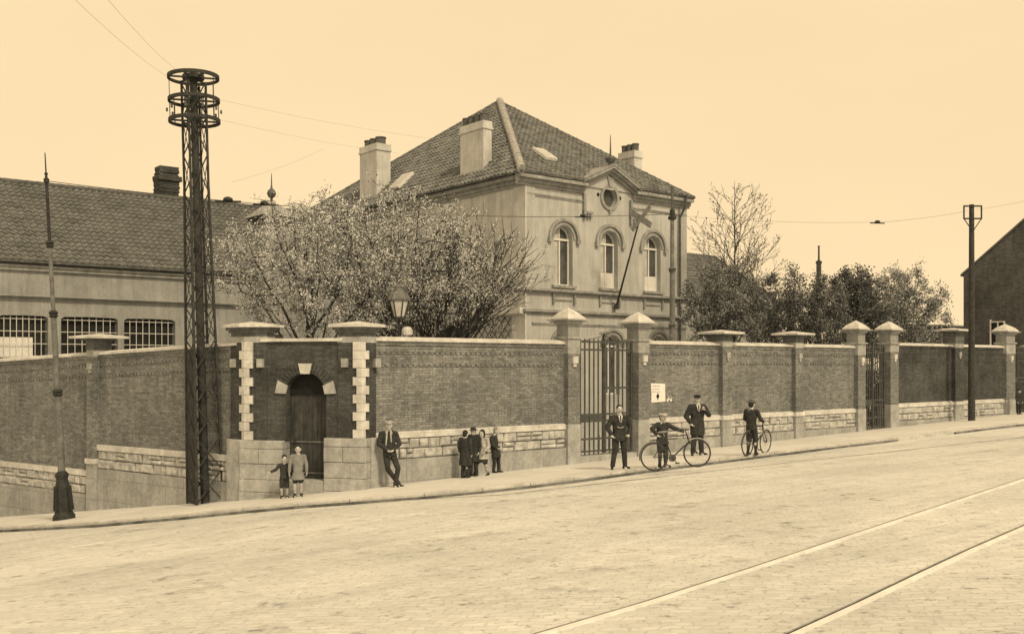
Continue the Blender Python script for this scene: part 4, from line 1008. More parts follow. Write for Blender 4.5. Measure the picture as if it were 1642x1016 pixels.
# ------------------------------------------------------------------ poles, mast, lantern
def lean(o, px_top, py_top, base, hh):
    """tilt a thing in the picture plane so that its top leans as in the photo"""
    f = base.y; x = (px_top-CXP)/FPX*f; z = CH+(HZ-py_top)/FPX*f
    o.rotation_euler.y = math.atan2(x-base.x, z-base.z)
b = on_ground(103, 832)
ht = CH+(HZ-243)/FPX*b.y-b.z; k = ht/ (832-243)
TP = root('tram_pole', b, 'tall tapering cast iron tram pole with fluted base at the left kerb', 'pole')
m = MB(); m.lathe([(.30, 0), (.30, .10), (.25, .16), (.235, .22), (.21, .85), (.17, 1.0), (.15, 1.08), (.17, 1.12), (.19, 1.2), (.14, 1.26), (.10, 1.3)], n=8); m.build('base', M_iron, TP, local=True)
m = MB()
for q in range(8):
    a = 2*math.pi*(q+.5)/8; m.bar((math.cos(a)*.235, math.sin(a)*.235, .24), (math.cos(a)*.19, math.sin(a)*.19, .9), .03, .05)
m.build('fluting', M_iron, TP, local=True)
zc1, zc2, zc3, zc4 = (832-628)*k, (832-502)*k, (832-390)*k, (832-285)*k
m = MB(); m.lathe([(.095, 1.26), (.085, zc1), (.075, zc1+.01), (.07, zc2), (.056, zc2+.01), (.05, zc3)], n=14); m.build('shaft', M_pole, TP, local=True, smooth=False)
m = MB(); m.lathe([(.045, zc3-.05), (.04, zc4)], n=10); m.build('upper_shaft', M_iron, TP, local=True)
for z, rr in ((zc1, .085), (zc2, .07), (zc3, .055)):
    m = MB(); m.lathe([(rr, z-.12), (rr+.05, z-.07), (rr+.02, z-.03), (rr+.06, z+.02), (rr, z+.08)], n=14); m.build('collar', M_iron, TP, local=True)
m = MB(); m.lathe([(.07, zc4-.12), (.075, zc4-.02), (.04, zc4), (.03, zc4+.08), (.055, zc4+.12), (.02, zc4+.16), (.014, ht-.05), (.003, ht)], n=10); m.build('spike', M_iron, TP, local=True)
lean(TP, 72, 243, b, ht)
# second pole, standing in the yard behind the wall
F2p = main_frame(23.6); b2 = F2p.P(F2p.S(1078), 0, 0); b2.z = grd(b2.x, b2.y)
dz_ = lambda py: CH+(HZ-py)/FPX*b2.y-b2.z
YP = root('tram_pole', b2, 'pale collared tram pole rising behind the wall in front of the school house', 'pole')
m = MB(); m.lathe([(.12, 0), (.11, dz_(524)), (.095, dz_(522)), (.09, dz_(434)), (.075, dz_(432)), (.068, dz_(352))], n=14); m.build('shaft', M_pole, YP, local=True)
m = MB(); m.lathe([(.05, dz_(352)), (.045, dz_(302)), (.07, dz_(300.5)), (.02, dz_(297))], n=10); m.build('upper_shaft', M_ironl, YP, local=True)
for py in (522, 432): 
    m = MB(); z = dz_(py); m.lathe([(.08, z-.1), (.13, z-.06), (.11, z-.02), (.15, z+.02), (.08, z+.08)], n=14); m.build('collar', M_ironl, YP, local=True)
m = MB(); z = dz_(346); m.lathe([(.08, z-.14), (.15, z-.12), (.15, z-.04), (.10, z), (.09, z+.2), (.03, z+.26)], n=12); m.build('collar', M_iron, YP, local=True)
# lattice mast with insulator rings
tb = on_ground(330, 806); tb.y -= .05
HT = CH+(HZ-124)/FPX*tb.y-tb.z
TW = root('lattice_mast', tb, 'tall dark lattice mast topped by three round insulator rings beside the corner gateway', 'mast')
rot = Matrix.Rotation(R(38), 3, 'Z'); w0, w1 = .35, .235; HL = HT-.15
def leg_at(i, z):
    sx, sy = ((-1, -1), (1, -1), (1, 1), (-1, 1))[i]; w_ = w0+(w1-w0)*min(1, z/(HL*.75)); v = rot @ Vector((sx*w_, sy*w_, 0)); return Vector((v.x, v.y, z))
for i in range(4):
    m = MB(); a = leg_at(i, 0); b_ = leg_at(i, HL*.75); c = leg_at(i, HL); up_ = rot @ Vector((1, 0, 0))
    m.bar(a, b_, .055, .055, up=up_); m.bar(b_, c, .05, .05, up=up_); m.build('leg', M_tower_b, TW, local=True)
for i in range(4):
    j = (i+1) % 4; m = MB(); z = .05; n_ = 0
    while z < HL-.3:
        st = .85 if z < HL*.4 else 1.0
        z2 = min(HL, z+st); up_ = (leg_at(j, 0)-leg_at(i, 0)).cross(Vector((0, 0, 1)))
        m.bar(leg_at(i, z), leg_at(j, z2), .034, .010, up=up_); o_ = up_.normalized()*.016
        m.bar(leg_at(j, z)+o_, leg_at(i, z2)+o_, .034, .010, up=up_); z = z2
    m.build('bracing', M_ironl if i in (1,) else M_tower_b, TW, local=True)
m = MB(); m.tube([(0, 0, 0), (0, 0, HL*.5), (0, 0, HT-.02)], [.115, .105, .10], n=12); m.build('core_pole', M_tower_b, TW, local=True)
# plate riveted to the face turned to the side street
zp = (806-560)/FPX*tb.y
i, j = 3, 0
m = MB(); inn = (leg_at(j, 0)-leg_at(i, 0)).cross(Vector((0, 0, 1))).normalized()*.04
m.prism([leg_at(i, .02), leg_at(j, .02), leg_at(j, zp), leg_at(i, zp)], -inn if True else inn); m.build('side_plate', M_tower_b, TW, local=True)
RR = .66
for py in (124, 161, 194):
    z = CH+(HZ-py)/FPX*tb.y-tb.z; m = MB()
    m.ring((0, 0, z), RR-.014, RR, -.045, .045, 40); m.ring((0, 0, z), RR-.07, RR-.016, -.04, -.030, 40)
    rg = m.build('insulator_ring', M_tower_b, TW, local=True)
    for k in range(3):
        a = R(20)+math.pi*k/3; v = Vector((math.cos(a), math.sin(a), 0))*(RR-.02)
        m = MB(); m.bar(-v+Vector((0, 0, z+.004*k)), v+Vector((0, 0, z+.004*k)), .035, .045); m.build('spoke', M_tower_b, rg, local=True)
zt3 = [CH+(HZ-py)/FPX*tb.y-tb.z for py in (124, 161, 194)]
for k in range(10):
    a = 2*math.pi*k/10+.3; x, y = math.cos(a)*(RR-.05), math.sin(a)*(RR-.05)
    m = MB(); m.tube([(x, y, zt3[2]), (x, y, zt3[1])], .012, n=5); m.build('stay_rod', M_tower_b, TW, local=True)
    if k % 2:
        m = MB(); m.tube([(x, y, zt3[1]), (x, y, zt3[0])], .010, n=5); m.build('stay_rod', M_tower_b, TW, local=True)
    m = MB(); m.lathe([(.02, 0), (.035, .02), (.02, .05), (.035, .07), (.01, .1)], (math.cos(a)*(RR+.02), math.sin(a)*(RR+.02), zt3[1]-.32), n=7); m.build('insulator', M_ironl, TW, local=True)
m = MB(); m.ring((0, 0, zt3[0]), .10, .28, -.05, .05, 20); m.build('hub_plate', M_tower_b, TW, local=True)
lean(TW, 310, 124, tb, HT)
# timber utility pole at right
ub = on_ground(1558, 674); uz = lambda py: CH+(HZ-py)/FPX*ub.y-ub.z
UP_ = root('utility_pole', ub, 'timber utility pole with a square iron crosshead at the right', 'pole')
m = MB(); m.lathe([(.15, -.3), (.145, 0), (.12, uz(470)), (.10, uz(328))], n=12); m.build('post', M_pole_w, UP_, local=True)
m = MB(); xw = 14.0/FPX*ub.y; zt_, zb_ = uz(331), uz(351)
for sg in (-1, 1):
    m.bar((sg*xw, -.1, zb_), (sg*xw, -.1, zt_), .05, .05); m.bar((sg*xw, -.1, zb_), (sg*.05, -.1, uz(369)), .035, .03)
m.bar((-xw-.02, -.1, zt_), (xw+.02, -.1, zt_), .06, .06); m.bar((-xw-.02, -.1, zb_), (xw+.02, -.1, zb_), .06, .06); m.build('crosshead', M_iron, UP_, local=True)
# lantern on a bracket behind the corner pier
FLn = main_frame(22.15); lc = FLn.P(FLn.S(640), 0, 0); lz = lambda py: CH+(HZ-py)/FPX*lc.y
LT = root('wall_lantern', (lc.x, lc.y, lz(540)), 'glazed street lantern on a scrolled bracket above the wall, right of the corner gateway', 'lantern')
def LZ(py): return lz(py)-lz(540)
m = MB(); cr = .24
m.lathe([(cr+.05, LZ(482)), (cr+.06, LZ(479)), (cr*.85, LZ(470)), (cr*.45, LZ(466)), (cr*.45, LZ(461)), (cr*.55, LZ(460)), (.03, LZ(456))], n=6); m.build('hood', M_pole, LT, local=True)
m = MB(); m.lathe([(.13, LZ(508)), (cr, LZ(483))], n=6); m.build('glass', M_lglass, LT, local=True)
m = MB()
for q in range(6):
    a = 2*math.pi*q/6; m.tube([(math.cos(a)*.135, math.sin(a)*.135, LZ(509)), (math.cos(a)*(cr+.005), math.sin(a)*(cr+.005), LZ(482))], .018, n=5)
m.lathe([(.15, LZ(512)), (.15, LZ(508)), (.1, LZ(507))], n=6); m.build('lantern_frame', M_iron, LT, local=True)
m = MB(); m.tube([(0, 0, LZ(512)), (0, 0, LZ(528)), (0, 0, LZ(550))], .035, n=8)
m.tube([(-.75, 0, LZ(520)), (-.3, 0, LZ(519)), (0, 0, LZ(522)), (.18, 0, LZ(524)), (.26, 0, LZ(532)), (.28, 0, LZ(545))], .02, n=6)
m.tube([(-.55, 0, LZ(545)), (-.45, 0, LZ(532)), (-.2, 0, LZ(530)), (0, 0, LZ(541))], .022, n=6); m.build('bracket', M_iron, LT, local=True)
m = MB(); m.lathe([(.02, LZ(541)), (.14, LZ(536)), (.15, LZ(529)), (.1, LZ(524)), (.02, LZ(523))], (.2, .05, 0), n=12); m.build('glass_globe', M_lglass, LT, local=True)

# ------------------------------------------------------------------ overhead wires
def P3(px, py, f): return Vector(((px-CXP)/FPX*f, f, CH+(HZ-py)/FPX*f))
def wire(name, a, b, sag, r, label, n=24, cat='wire', group=None):
    m = MB(); pts = []
    for k in range(n+1):
        t_ = k/n; p = a.lerp(b, t_); p.z -= sag*4*t_*(1-t_); pts.append(p)
    m.tube(pts, r, n=5); o = m.build(name, M_wire); tag(o, label, cat, group); return pts
tpx = P3(73.5, 290, b.y)
hk = P3(1077, 343, b2.y)
wp = wire('span_wire', tpx, hk, .42, .011, 'thin span wire from the left tram pole to the pole by the school house')
wire('trolley_wire', P3(1080, 345, b2.y), P3(1406, 356, 33), .1, .004, 'thin wire from the yard pole to the hanging insulator at right')
wire('trolley_wire', P3(1406, 357, 33), P3(1552, 338, ub.y), .05, .005, 'thin wire from the hanging insulator to the timber utility pole')
wire('trolley_wire', P3(1565, 336, ub.y), P3(1720, 305, 30), .05, .004, 'thin wire leaving the timber pole towards the right edge')
def pull_off(p, sc_, label):
    r_ = root('wire_insulator', p, label, 'insulator', 'insulators hung on the overhead wires')
    m = MB(); m.bar((-.30*sc_, 0, -.01), (.30*sc_, 0, -.02), .03*sc_, .045*sc_); m.build('arm', M_iron, r_, local=True)
    m = MB(); m.lathe([(.03*sc_, 0), (.12*sc_, .02*sc_), (.10*sc_, .07*sc_), (.03*sc_, .10*sc_)], n=10); m.build('bell', M_iron, r_, local=True)
def wpt(px):
    q = min(wp, key=lambda p: abs(CXP+FPX*p.x/p.y-px)); i = wp.index(q)
    best = None
    for j in range(len(wp)-1):
        for t_ in (0, .25, .5, .75):
            p = wp[j].lerp(wp[j+1], t_); e = abs(CXP+FPX*p.x/p.y-px)
            if best is None or e < best[0]: best = (e, p)
    return best[1]
pull_off(wpt(361), 1.25, 'dark insulator on the span wire just right of the lattice mast')
pull_off(wpt(422), 1.1, 'dark insulator on the span wire left of the turret finial')
pull_off(wpt(934), .9, 'small dark insulator on the span wire in front of the school house cornice')
pull_off(P3(1407, 357, 33), .8, 'lone dark insulator hanging in the open sky at right')
for (x0, y0, f0, x1, y1, f1, lb) in ((110, -10, 14, 270, 124, tb.y, 'faint wire from the top left corner to the top ring of the mast'), (165, -10, 13, 290, 118, tb.y, 'second faint wire from the top edge to the back of the top ring'),
        (352, 160, tb.y, 690, 222, 36, 'faint wire from the middle ring towards the school house roof'), (352, 192, tb.y, 640, 246, 38, 'faint wire from the lowest ring towards the school house roof'), (372, 292, 24.5, 520, 238, 34, 'faint stay wire rising from the insulator right of the mast')):
    wire('telephone_wire', P3(x0, y0, f0), P3(x1, y1, f1), .08, .0022, lb)

# ------------------------------------------------------------------ trees
def grow(base, trunk_top, crown, ntar, rng, step=.16, gnarl=.35, reach=9., mom=.62, r0=.0055, pw=2.3, up=.0, extra=None):
    """greedy growth towards random targets in the crown; returns nodes, parents, radii"""
    pts = [np.array(base, float)]; par = [-1]
    n = max(2, int(np.linalg.norm(np.array(trunk_top)-np.array(base))/step))
    for k in range(1, n+1):
        p = np.array(base)+(np.array(trunk_top)-np.array(base))*k/n+rng.normal(0, .02, 3)*gnarl; pts.append(p); par.append(len(pts)-2)
    start = len(pts)
    tg = crown(ntar, rng); tt = np.array(trunk_top)
    order = np.argsort(np.linalg.norm(tg-tt, axis=1)*rng.uniform(.6, 1.4, len(tg)))[::-1]
    first = order[:14]; rest = order[14:]; rng.shuffle(rest)
    A = np.zeros((60000, 3)); A[:len(pts)] = pts; cnt = len(pts); P = par[:]
    lo = max(1, start-max(2, int(start*.35)))
    for ti, idx in enumerate(list(first)+list(rest)):
        t = tg[idx]
        if ti < 14: j = rng.integers(lo, start)
        else:
            dd = np.linalg.norm(A[lo:cnt]-t, axis=1); dd = dd+.35*np.maximum(0, A[lo:cnt, 2]-t[2]); j = lo+int(np.argmin(dd))
        cur = A[j].copy(); last = j; d = np.linalg.norm(t-cur)
        if d < .05: continue
        dirn = (t-cur)/d
        if P[j] >= 0:
            pd = A[j]-A[P[j]]; pn = np.linalg.norm(pd)
            if pn > 0: dirn = dirn*.75+pd/pn*.3
        k = 0
        while d > step*.6 and k < 60 and cnt < 59990:
            g = (t-cur)/d; mo = mom*min(1, d/1.0); dirn = dirn*mo+g*(1-mo)+rng.normal(0, .11, 3)*gnarl+np.array((0, 0, up)); dirn /= np.linalg.norm(dirn)
            cur = cur+dirn*min(step, d); A[cnt] = cur; P.append(last); last = cnt; cnt += 1; d = np.linalg.norm(t-cur); k += 1
    A = A[:cnt]; w_ = np.zeros(cnt); ch = np.zeros(cnt, int)
    for i in range(cnt-1, 0, -1):
        if w_[i] == 0: w_[i] = r0**pw
        w_[P[i]] += w_[i]; ch[P[i]] += 1
    rad = w_**(1/pw)
    return A, P, rad, ch
def branch_mesh(A, P, rad, rmin=0.):
    m = MB(); n = len(P); ch = {}
    for i in range(1, n): ch.setdefault(P[i], []).append(i)
    seen = set()
    for i in range(1, n):
        main_child = P[i] in ch and max(ch[P[i]], key=lambda q: rad[q]) == i
        if main_child and P[i] != 0: continue
        path = [P[i], i]; c = i
        while c in ch:
            c = max(ch[c], key=lambda q: rad[q]); path.append(c)
        rr = [min(rad[q], rad[i]*1.05) for q in path]; rr[0] = rad[i]*1.02; rr[-1] *= .5
        m.tube([A[q] for q in path], [max(r_, rmin) for r_ in rr], n=8 if rad[i] > .05 else (5 if rad[i] > .015 else 3), caps=False)
    return m
def leaves(A, rad, rng, n, size, spread, rmax=.012, shape='leaf', sel=None):
    thin = np.where(rad < rmax)[0] if sel is None else sel
    # clumps: favour some twigs
    wts = np.array([.25+max(0, mnoise.noise(Vector(A[i])*1.3)+.25)*1.6 for i in thin]); wts /= wts.sum()
    pick = rng.choice(thin, n, p=wts); c = A[pick]+rng.normal(0, spread, (n, 3))
    nrm = rng.normal(0, 1, (n, 3)); nrm /= np.linalg.norm(nrm, axis=1)[:, None]
    t = np.cross(nrm, rng.normal(0, 1, (n, 3))); t /= np.linalg.norm(t, axis=1)[:, None]; b_ = np.cross(nrm, t)
    s_ = size*rng.uniform(.6, 1.4, (n, 1)); v = np.stack([c-t*s_, c+b_*s_*.55+nrm*s_*.15, c+t*s_, c-b_*s_*.55], 1).reshape(-1, 3)
    return v, [(4*i, 4*i+1, 4*i+2, 4*i+3) for i in range(n)]
def leaf_obj(name, v, f, m_, parent):
    off = np.array(parent_world(parent)); me = bpy.data.meshes.new(name); me.from_pydata((v-off).tolist(), [], f); me.materials.append(m_)
    o = bpy.data.objects.new(name, me); COL.objects.link(o); o.parent = parent; return o
def ell_crown(c, r, hollow=.3, cut=None, lumps=.25, seed=0):
    c = np.array(c); r = np.array(r)
    def f(n, rng):
        out = []
        while len(out) < n:
            d = rng.normal(0, 1, 3); d /= np.linalg.norm(d); k = rng.uniform(hollow, 1)**.5
            k *= 1+lumps*mnoise.noise(Vector(d)*2.2+Vector((seed, 0, 0)))
            p = c+d*r*k
            if cut and not cut(p): continue
            out.append(p)
        return np.array(out)
    return f
def tree(name, px, D, zc0, crown_px, ntar, label, cat, lv, seed, group=None, **kw):
    """px trunk column, D distance line; crown_px = (x0, x1, ytop, ybottom) in the photo"""
    F = main_frame(D); rng = np.random.default_rng(seed); bpt = F.P(F.S(px), 0, 0); bpt.z = grd(bpt.x, bpt.y)
    f = bpt.y; x0, x1, y0, y1 = crown_px
    cx_ = ((x0+x1)/2-CXP)/FPX*f; rx = (x1-x0)/2/FPX*f; zt = CH+(HZ-y0)/FPX*f; zb = CH+(HZ-y1)/FPX*f; cz = (zt+zb)/2; rz = (zt-zb)/2
    r_ = root(name, bpt, label, cat, group)
    top = Vector((bpt.x+(cx_-bpt.x)*.25, bpt.y, bpt.z+(cz-bpt.z)*kw.pop('tt', .55)))
    A, P, rad, ch = grow(bpt, top, ell_crown((cx_, f+kw.pop('dy', 0), cz), (rx, kw.pop('ry', min(rx, 2.6)), rz), seed=seed, hollow=kw.pop('hollow', .05), lumps=kw.pop('lumps', .3)), ntar, rng, **kw)
    branch_mesh(A, P, rad, .006).build('trunk', M_bark, r_, fix=False)
    for (nm, mt, n_, size, spread) in lv:
        v, fc = leaves(A, rad, rng, n_, size, spread, rmax=.02); leaf_obj(nm, v, fc, mt, r_)
    return r_, A, rad
BL = 'blossoming trees behind the school wall'
tree('blossom_tree', 500, 26.5, 0, (338, 645, 312, 548), 1500, 'wide blossoming tree behind the corner gateway', 'tree', [('blossom', M_blos, 30000, .028, .07), ('foliage', M_leafd, 9000, .030, .08)], 11, BL, gnarl=.8, tt=.7)
tree('blossom_tree', 640, 25.6, 0, (480, 800, 292, 548), 1600, 'dense blossoming tree behind the lantern, in the middle of the row', 'tree', [('blossom', M_blos, 30000, .028, .07), ('foliage', M_leafd, 12000, .030, .08)], 12, BL, gnarl=.8, tt=.6)
def fan_tree(px, D, label):
    """old espaliered tree: low fork and long straight shoots fanning out"""
    F = main_frame(D); rng = np.random.default_rng(9); b0 = F.P(F.S(px), 0, 0); b0.z = grd(b0.x, b0.y)
    r_ = root('blossom_tree', b0, label, 'tree', BL); A = [np.array(b0)]; P = [-1]; rad = [.11]
    for k in range(1, 9): A.append(np.array(b0)+np.array((.02*k, 0, .37*k))); P.append(k-1); rad.append(.11-.004*k)
    def shoot(j, d, L_, r_s, depth, curve):
        cur = A[j].copy(); last = j; m_ = max(3, int(L_/.16)); d = d/np.linalg.norm(d)
        for q in range(m_):
            d = d+np.array((0, 0, curve))+rng.normal(0, .04, 3); d /= np.linalg.norm(d); cur = cur+d*L_/m_; A.append(cur.copy()); P.append(last); last = len(A)-1; rad.append(max(.005, r_s*(1-q/m_)+.004))
            if depth and q > m_*.12 and rng.random() < .43:
                e = rng.normal(0, 1, 3); e -= d*e.dot(d); e /= np.linalg.norm(e); shoot(last, d+e*rng.uniform(.35, .75)+np.array((0, 0, .15)), L_*(1-q/m_)*rng.uniform(.35, .75)+.25, r_s*.5, depth-1, curve*.7)
    for k in range(22):
        an = R(-62+122*((k+.5)/22)+rng.uniform(-5, 5)); L_ = (6.1 if an > .3 else 5.3) if an > 0 else 4.0
        sa = math.sin(an); dp = rng.uniform(-.12, .4); shoot(int(rng.integers(5, 9)), np.array((U.x*sa+NB.x*dp, U.y*sa+NB.y*dp, math.cos(an))), L_*rng.uniform(.82, 1.08)*(1-.06*abs(math.cos(an))), .035, 2, .012)
    A = np.array(A); rad = np.array(rad)
    dd_ = 22.3-(A[:, 0]*NB.x+A[:, 1]*NB.y); bad = (dd_ > 0) & (A[:, 2] < 3.2); A[bad] += np.outer(dd_[bad], [NB.x, NB.y, 0]); branch_mesh(A, P, rad, .007).build('trunk', M_bark, r_, fix=False)
    v, fc = leaves(A, rad, rng, 12000, .026, .045, rmax=.014); leaf_obj('blossom', v, fc, M_blos, r_)
    v, fc = leaves(A, rad, rng, 1500, .026, .04, rmax=.014); leaf_obj('foliage', v, fc, M_leafd, r_)
    print('fan nodes', len(P))
fan_tree(690, 25.4, 'sparser blossoming tree with bare shoots in front of the school house corner')
def spire_tree(px, D, ytop, label):
    F = main_frame(D); rng = np.random.default_rng(5); b0 = F.P(F.S(px), 0, 0); b0.z = grd(b0.x, b0.y); H = CH+(HZ-ytop)/FPX*b0.y-b0.z
    r_ = root('young_tree', b0, label, 'tree'); A = [np.array(b0)]; P = [-1]; rad = [.075]; n = 40
    for k in range(1, n+1): A.append(np.array(b0)+np.array((rng.normal(0, .01), rng.normal(0, .01), H*k/n))); P.append(k-1); rad.append(.075*(1-k/n)**.8+.006)
    def shoot(j, d, L_, r_s, depth):
        cur = A[j].copy(); last = j; m_ = max(3, int(L_/.16)); d = d/np.linalg.norm(d)
        for q in range(m_):
            d = d+np.array((0, 0, .035))+rng.normal(0, .045, 3); d /= np.linalg.norm(d); cur = cur+d*L_/m_; A.append(cur.copy()); P.append(last); last = len(A)-1; rad.append(max(.004, r_s*(1-q/m_)+.003))
            if depth and q > m_*.2 and rng.random() < .55:
                e = rng.normal(0, 1, 3); e -= d*e.dot(d); e /= np.linalg.norm(e); shoot(last, d+e*.7, L_*(1-q/m_)*rng.uniform(.35, .7)+.15, r_s*.5, depth-1)
    for k in range(9, 38):
        for _ in range(2 if k % 2 else 1):
            f = k/n; az = rng.uniform(0, 6.283); out_ = rng.uniform(.75, 1.2); shoot(k, np.array((math.cos(az)*out_, math.sin(az)*out_, .85)), H*.46*(1-f)**.7+.25, .022*(1-f)+.008, 2 if f < .8 else 1)
    A = np.array(A); rad = np.array(rad); branch_mesh(A, P, rad, .0065).build('trunk', M_bark, r_, fix=False)
    v, fc = leaves(A, rad, rng, 3600, .035, .03, rmax=.012); leaf_obj('foliage', v, fc, M_leafd, r_)
spire_tree(1178, 27.0, 290, 'tall sparse young tree with few leaves right of the school house')
SHR = 'bushes behind the wall at right'
tree('bush', 1150, 26.0, 0, (1085, 1235, 410, 590), 330, 'loose leafy bush beside the right end of the school house', 'bush', [('foliage', M_leafd, 12000, .045, .10), ('pale_foliage', M_leafm, 9000, .045, .10)], 22, SHR, lumps=.15)
tree('bush', 1265, 27.5, 0, (1190, 1368, 421, 600), 380, 'large dark bush in front of the distant stack', 'bush', [('foliage', M_leafd, 26000, .052, .12), ('pale_foliage', M_leafm, 8000, .045, .12)], 23, SHR, lumps=.12)
tree('bush', 1372, 27.0, 0, (1315, 1430, 418, 600), 300, 'darkest dense bush behind the narrow far gate', 'bush', [('foliage', M_leafd, 30000, .056, .12), ('pale_foliage', M_leafm, 2000, .045, .12)], 24, SHR, lumps=.12)
tree('bush', 1440, 29.0, 0, (1368, 1524, 412, 600), 420, 'pale leaved round bush left of the gabled house', 'bush', [('foliage', M_leafd, 9000, .055, .11), ('pale_foliage', M_leafl, 22000, .055, .13)], 25, SHR, lumps=.15)
tree('bush', 1412, 24.2, 0, (1370, 1470, 565, 720), 160, 'low dark bush seen through the bars of the narrow far gate', 'bush', [('foliage', M_leafd, 16000, .055, .12)], 26, SHR, lumps=.1)

# ------------------------------------------------------------------ people
def sph(m, c, r, n=10, rot=None):
    """ellipsoid"""
    c = Vector(c); r = (r, r, r) if not hasattr(r, '__len__') else r; o = len(m.v); k_ = n//2+1
    for i in range(1, k_):
        ph = math.pi*i/k_
        for j in range(n):
            th = 2*math.pi*j/n; p = Vector((r[0]*math.sin(ph)*math.cos(th), r[1]*math.sin(ph)*math.sin(th), r[2]*math.cos(ph)))
            if rot is not None: p = rot @ p
            m.v.append(tuple(c+p))
    for z in (r[2], -r[2]):
        p = Vector((0, 0, z)); p = rot @ p if rot is not None else p; m.v.append(tuple(c+p))
    t = o+(k_-1)*n; b = t+1
    for i in range(k_-2):
        for j in range(n): j2 = (j+1) % n; m.f.append((o+i*n+j, o+(i+1)*n+j, o+(i+1)*n+j2, o+i*n+j2))
    for j in range(n): j2 = (j+1) % n; m.f.append((t, o+j, o+j2)); m.f.append((b, o+(k_-2)*n+j2, o+(k_-2)*n+j))
def cap(m, a, b, r0, r1, n=10, flat=1.):
    """tapered limb with round ends"""
    a, b = Vector(a), Vector(b); d = b-a; l = max(d.length, 1e-4); d.normalize()
    pts = []; rs = []
    for k in range(4): t_ = math.pi/2*k/3; pts.append(a-d*r0*math.cos(t_)); rs.append(max(r0*math.sin(t_), r0*.12))
    for k in range(4): t_ = math.pi/2*k/3; pts.append(b+d*r1*math.sin(t_)); rs.append(max(r1*math.cos(t_), r1*.12))
    m.tube(pts, rs, n=n)
def loft(m, rings, n=16):
    """rings: (cx, cy, z, rx, ry)"""
    o = len(m.v)
    for cx_, cy_, z, rx, ry in rings:
        for k in range(n): th = 2*math.pi*k/n; m.v.append((cx_+rx*math.cos(th), cy_+ry*math.sin(th), z))
    for i in range(len(rings)-1):
        for k in range(n): k2 = (k+1) % n; m.f.append((o+i*n+k, o+i*n+k2, o+(i+1)*n+k2, o+(i+1)*n+k))
    m.f.append(tuple(o+k for k in range(n))[::-1]); e = o+(len(rings)-1)*n; m.f.append(tuple(e+k for k in range(n)))
def melt(m, name, mt, parent, vox, smooth_it=2, fold=0.):
    """fuse overlapping volumes into one continuous skin"""
    me = bpy.data.meshes.new('tmp'); me.from_pydata(m.v, [], m.f)
    b = bmesh.new(); b.from_mesh(me); bmesh.ops.recalc_face_normals(b, faces=b.faces[:]); b.to_mesh(me); b.free()
    o = bpy.data.objects.new('tmp', me); COL.objects.link(o)
    md = o.modifiers.new('r', 'REMESH'); md.mode = 'VOXEL'; md.voxel_size = vox
    if smooth_it: s_ = o.modifiers.new('s', 'SMOOTH'); s_.iterations = smooth_it; s_.factor = .5
    dg = bpy.context.evaluated_depsgraph_get(); dg.update()
    out = bpy.data.meshes.new_from_object(o.evaluated_get(dg)); bpy.data.objects.remove(o); bpy.data.meshes.remove(me)
    out.materials.clear(); out.materials.append(mt)
    if fold:
        n = len(out.vertices); co = np.empty(n*3); nr_ = np.empty(n*3); out.vertices.foreach_get('co', co); out.vertices.foreach_get('normal', nr_)
        co = co.reshape(-1, 3); nr_ = nr_.reshape(-1, 3)
        for i in range(n): co[i] += nr_[i]*fold*mnoise.noise(Vector((co[i][0]*14, co[i][1]*14, co[i][2]*6)))
        out.vertices.foreach_set('co', co.ravel())
    out.polygons.foreach_set('use_smooth', [True]*len(out.polygons)); auto_uv(out)
    q = bpy.data.objects.new(name, out); COL.objects.link(q); q.parent = parent; return q
SK = dict(hip=(0, 0, .52), neck=(0, .0, .84), head=(0, -.012, .925), shL=(.108, 0, .80), shR=(-.108, 0, .80), elL=(.135, .02, .645), elR=(-.135, .02, .645),
          wrL=(.125, -.035, .50), wrR=(-.125, -.035, .50), hpL=(.05, 0, .50), hpR=(-.05, 0, .50), knL=(.055, -.012, .28), knR=(-.055, -.012, .28), anL=(.06, .01, .045), anR=(-.06, .01, .045))
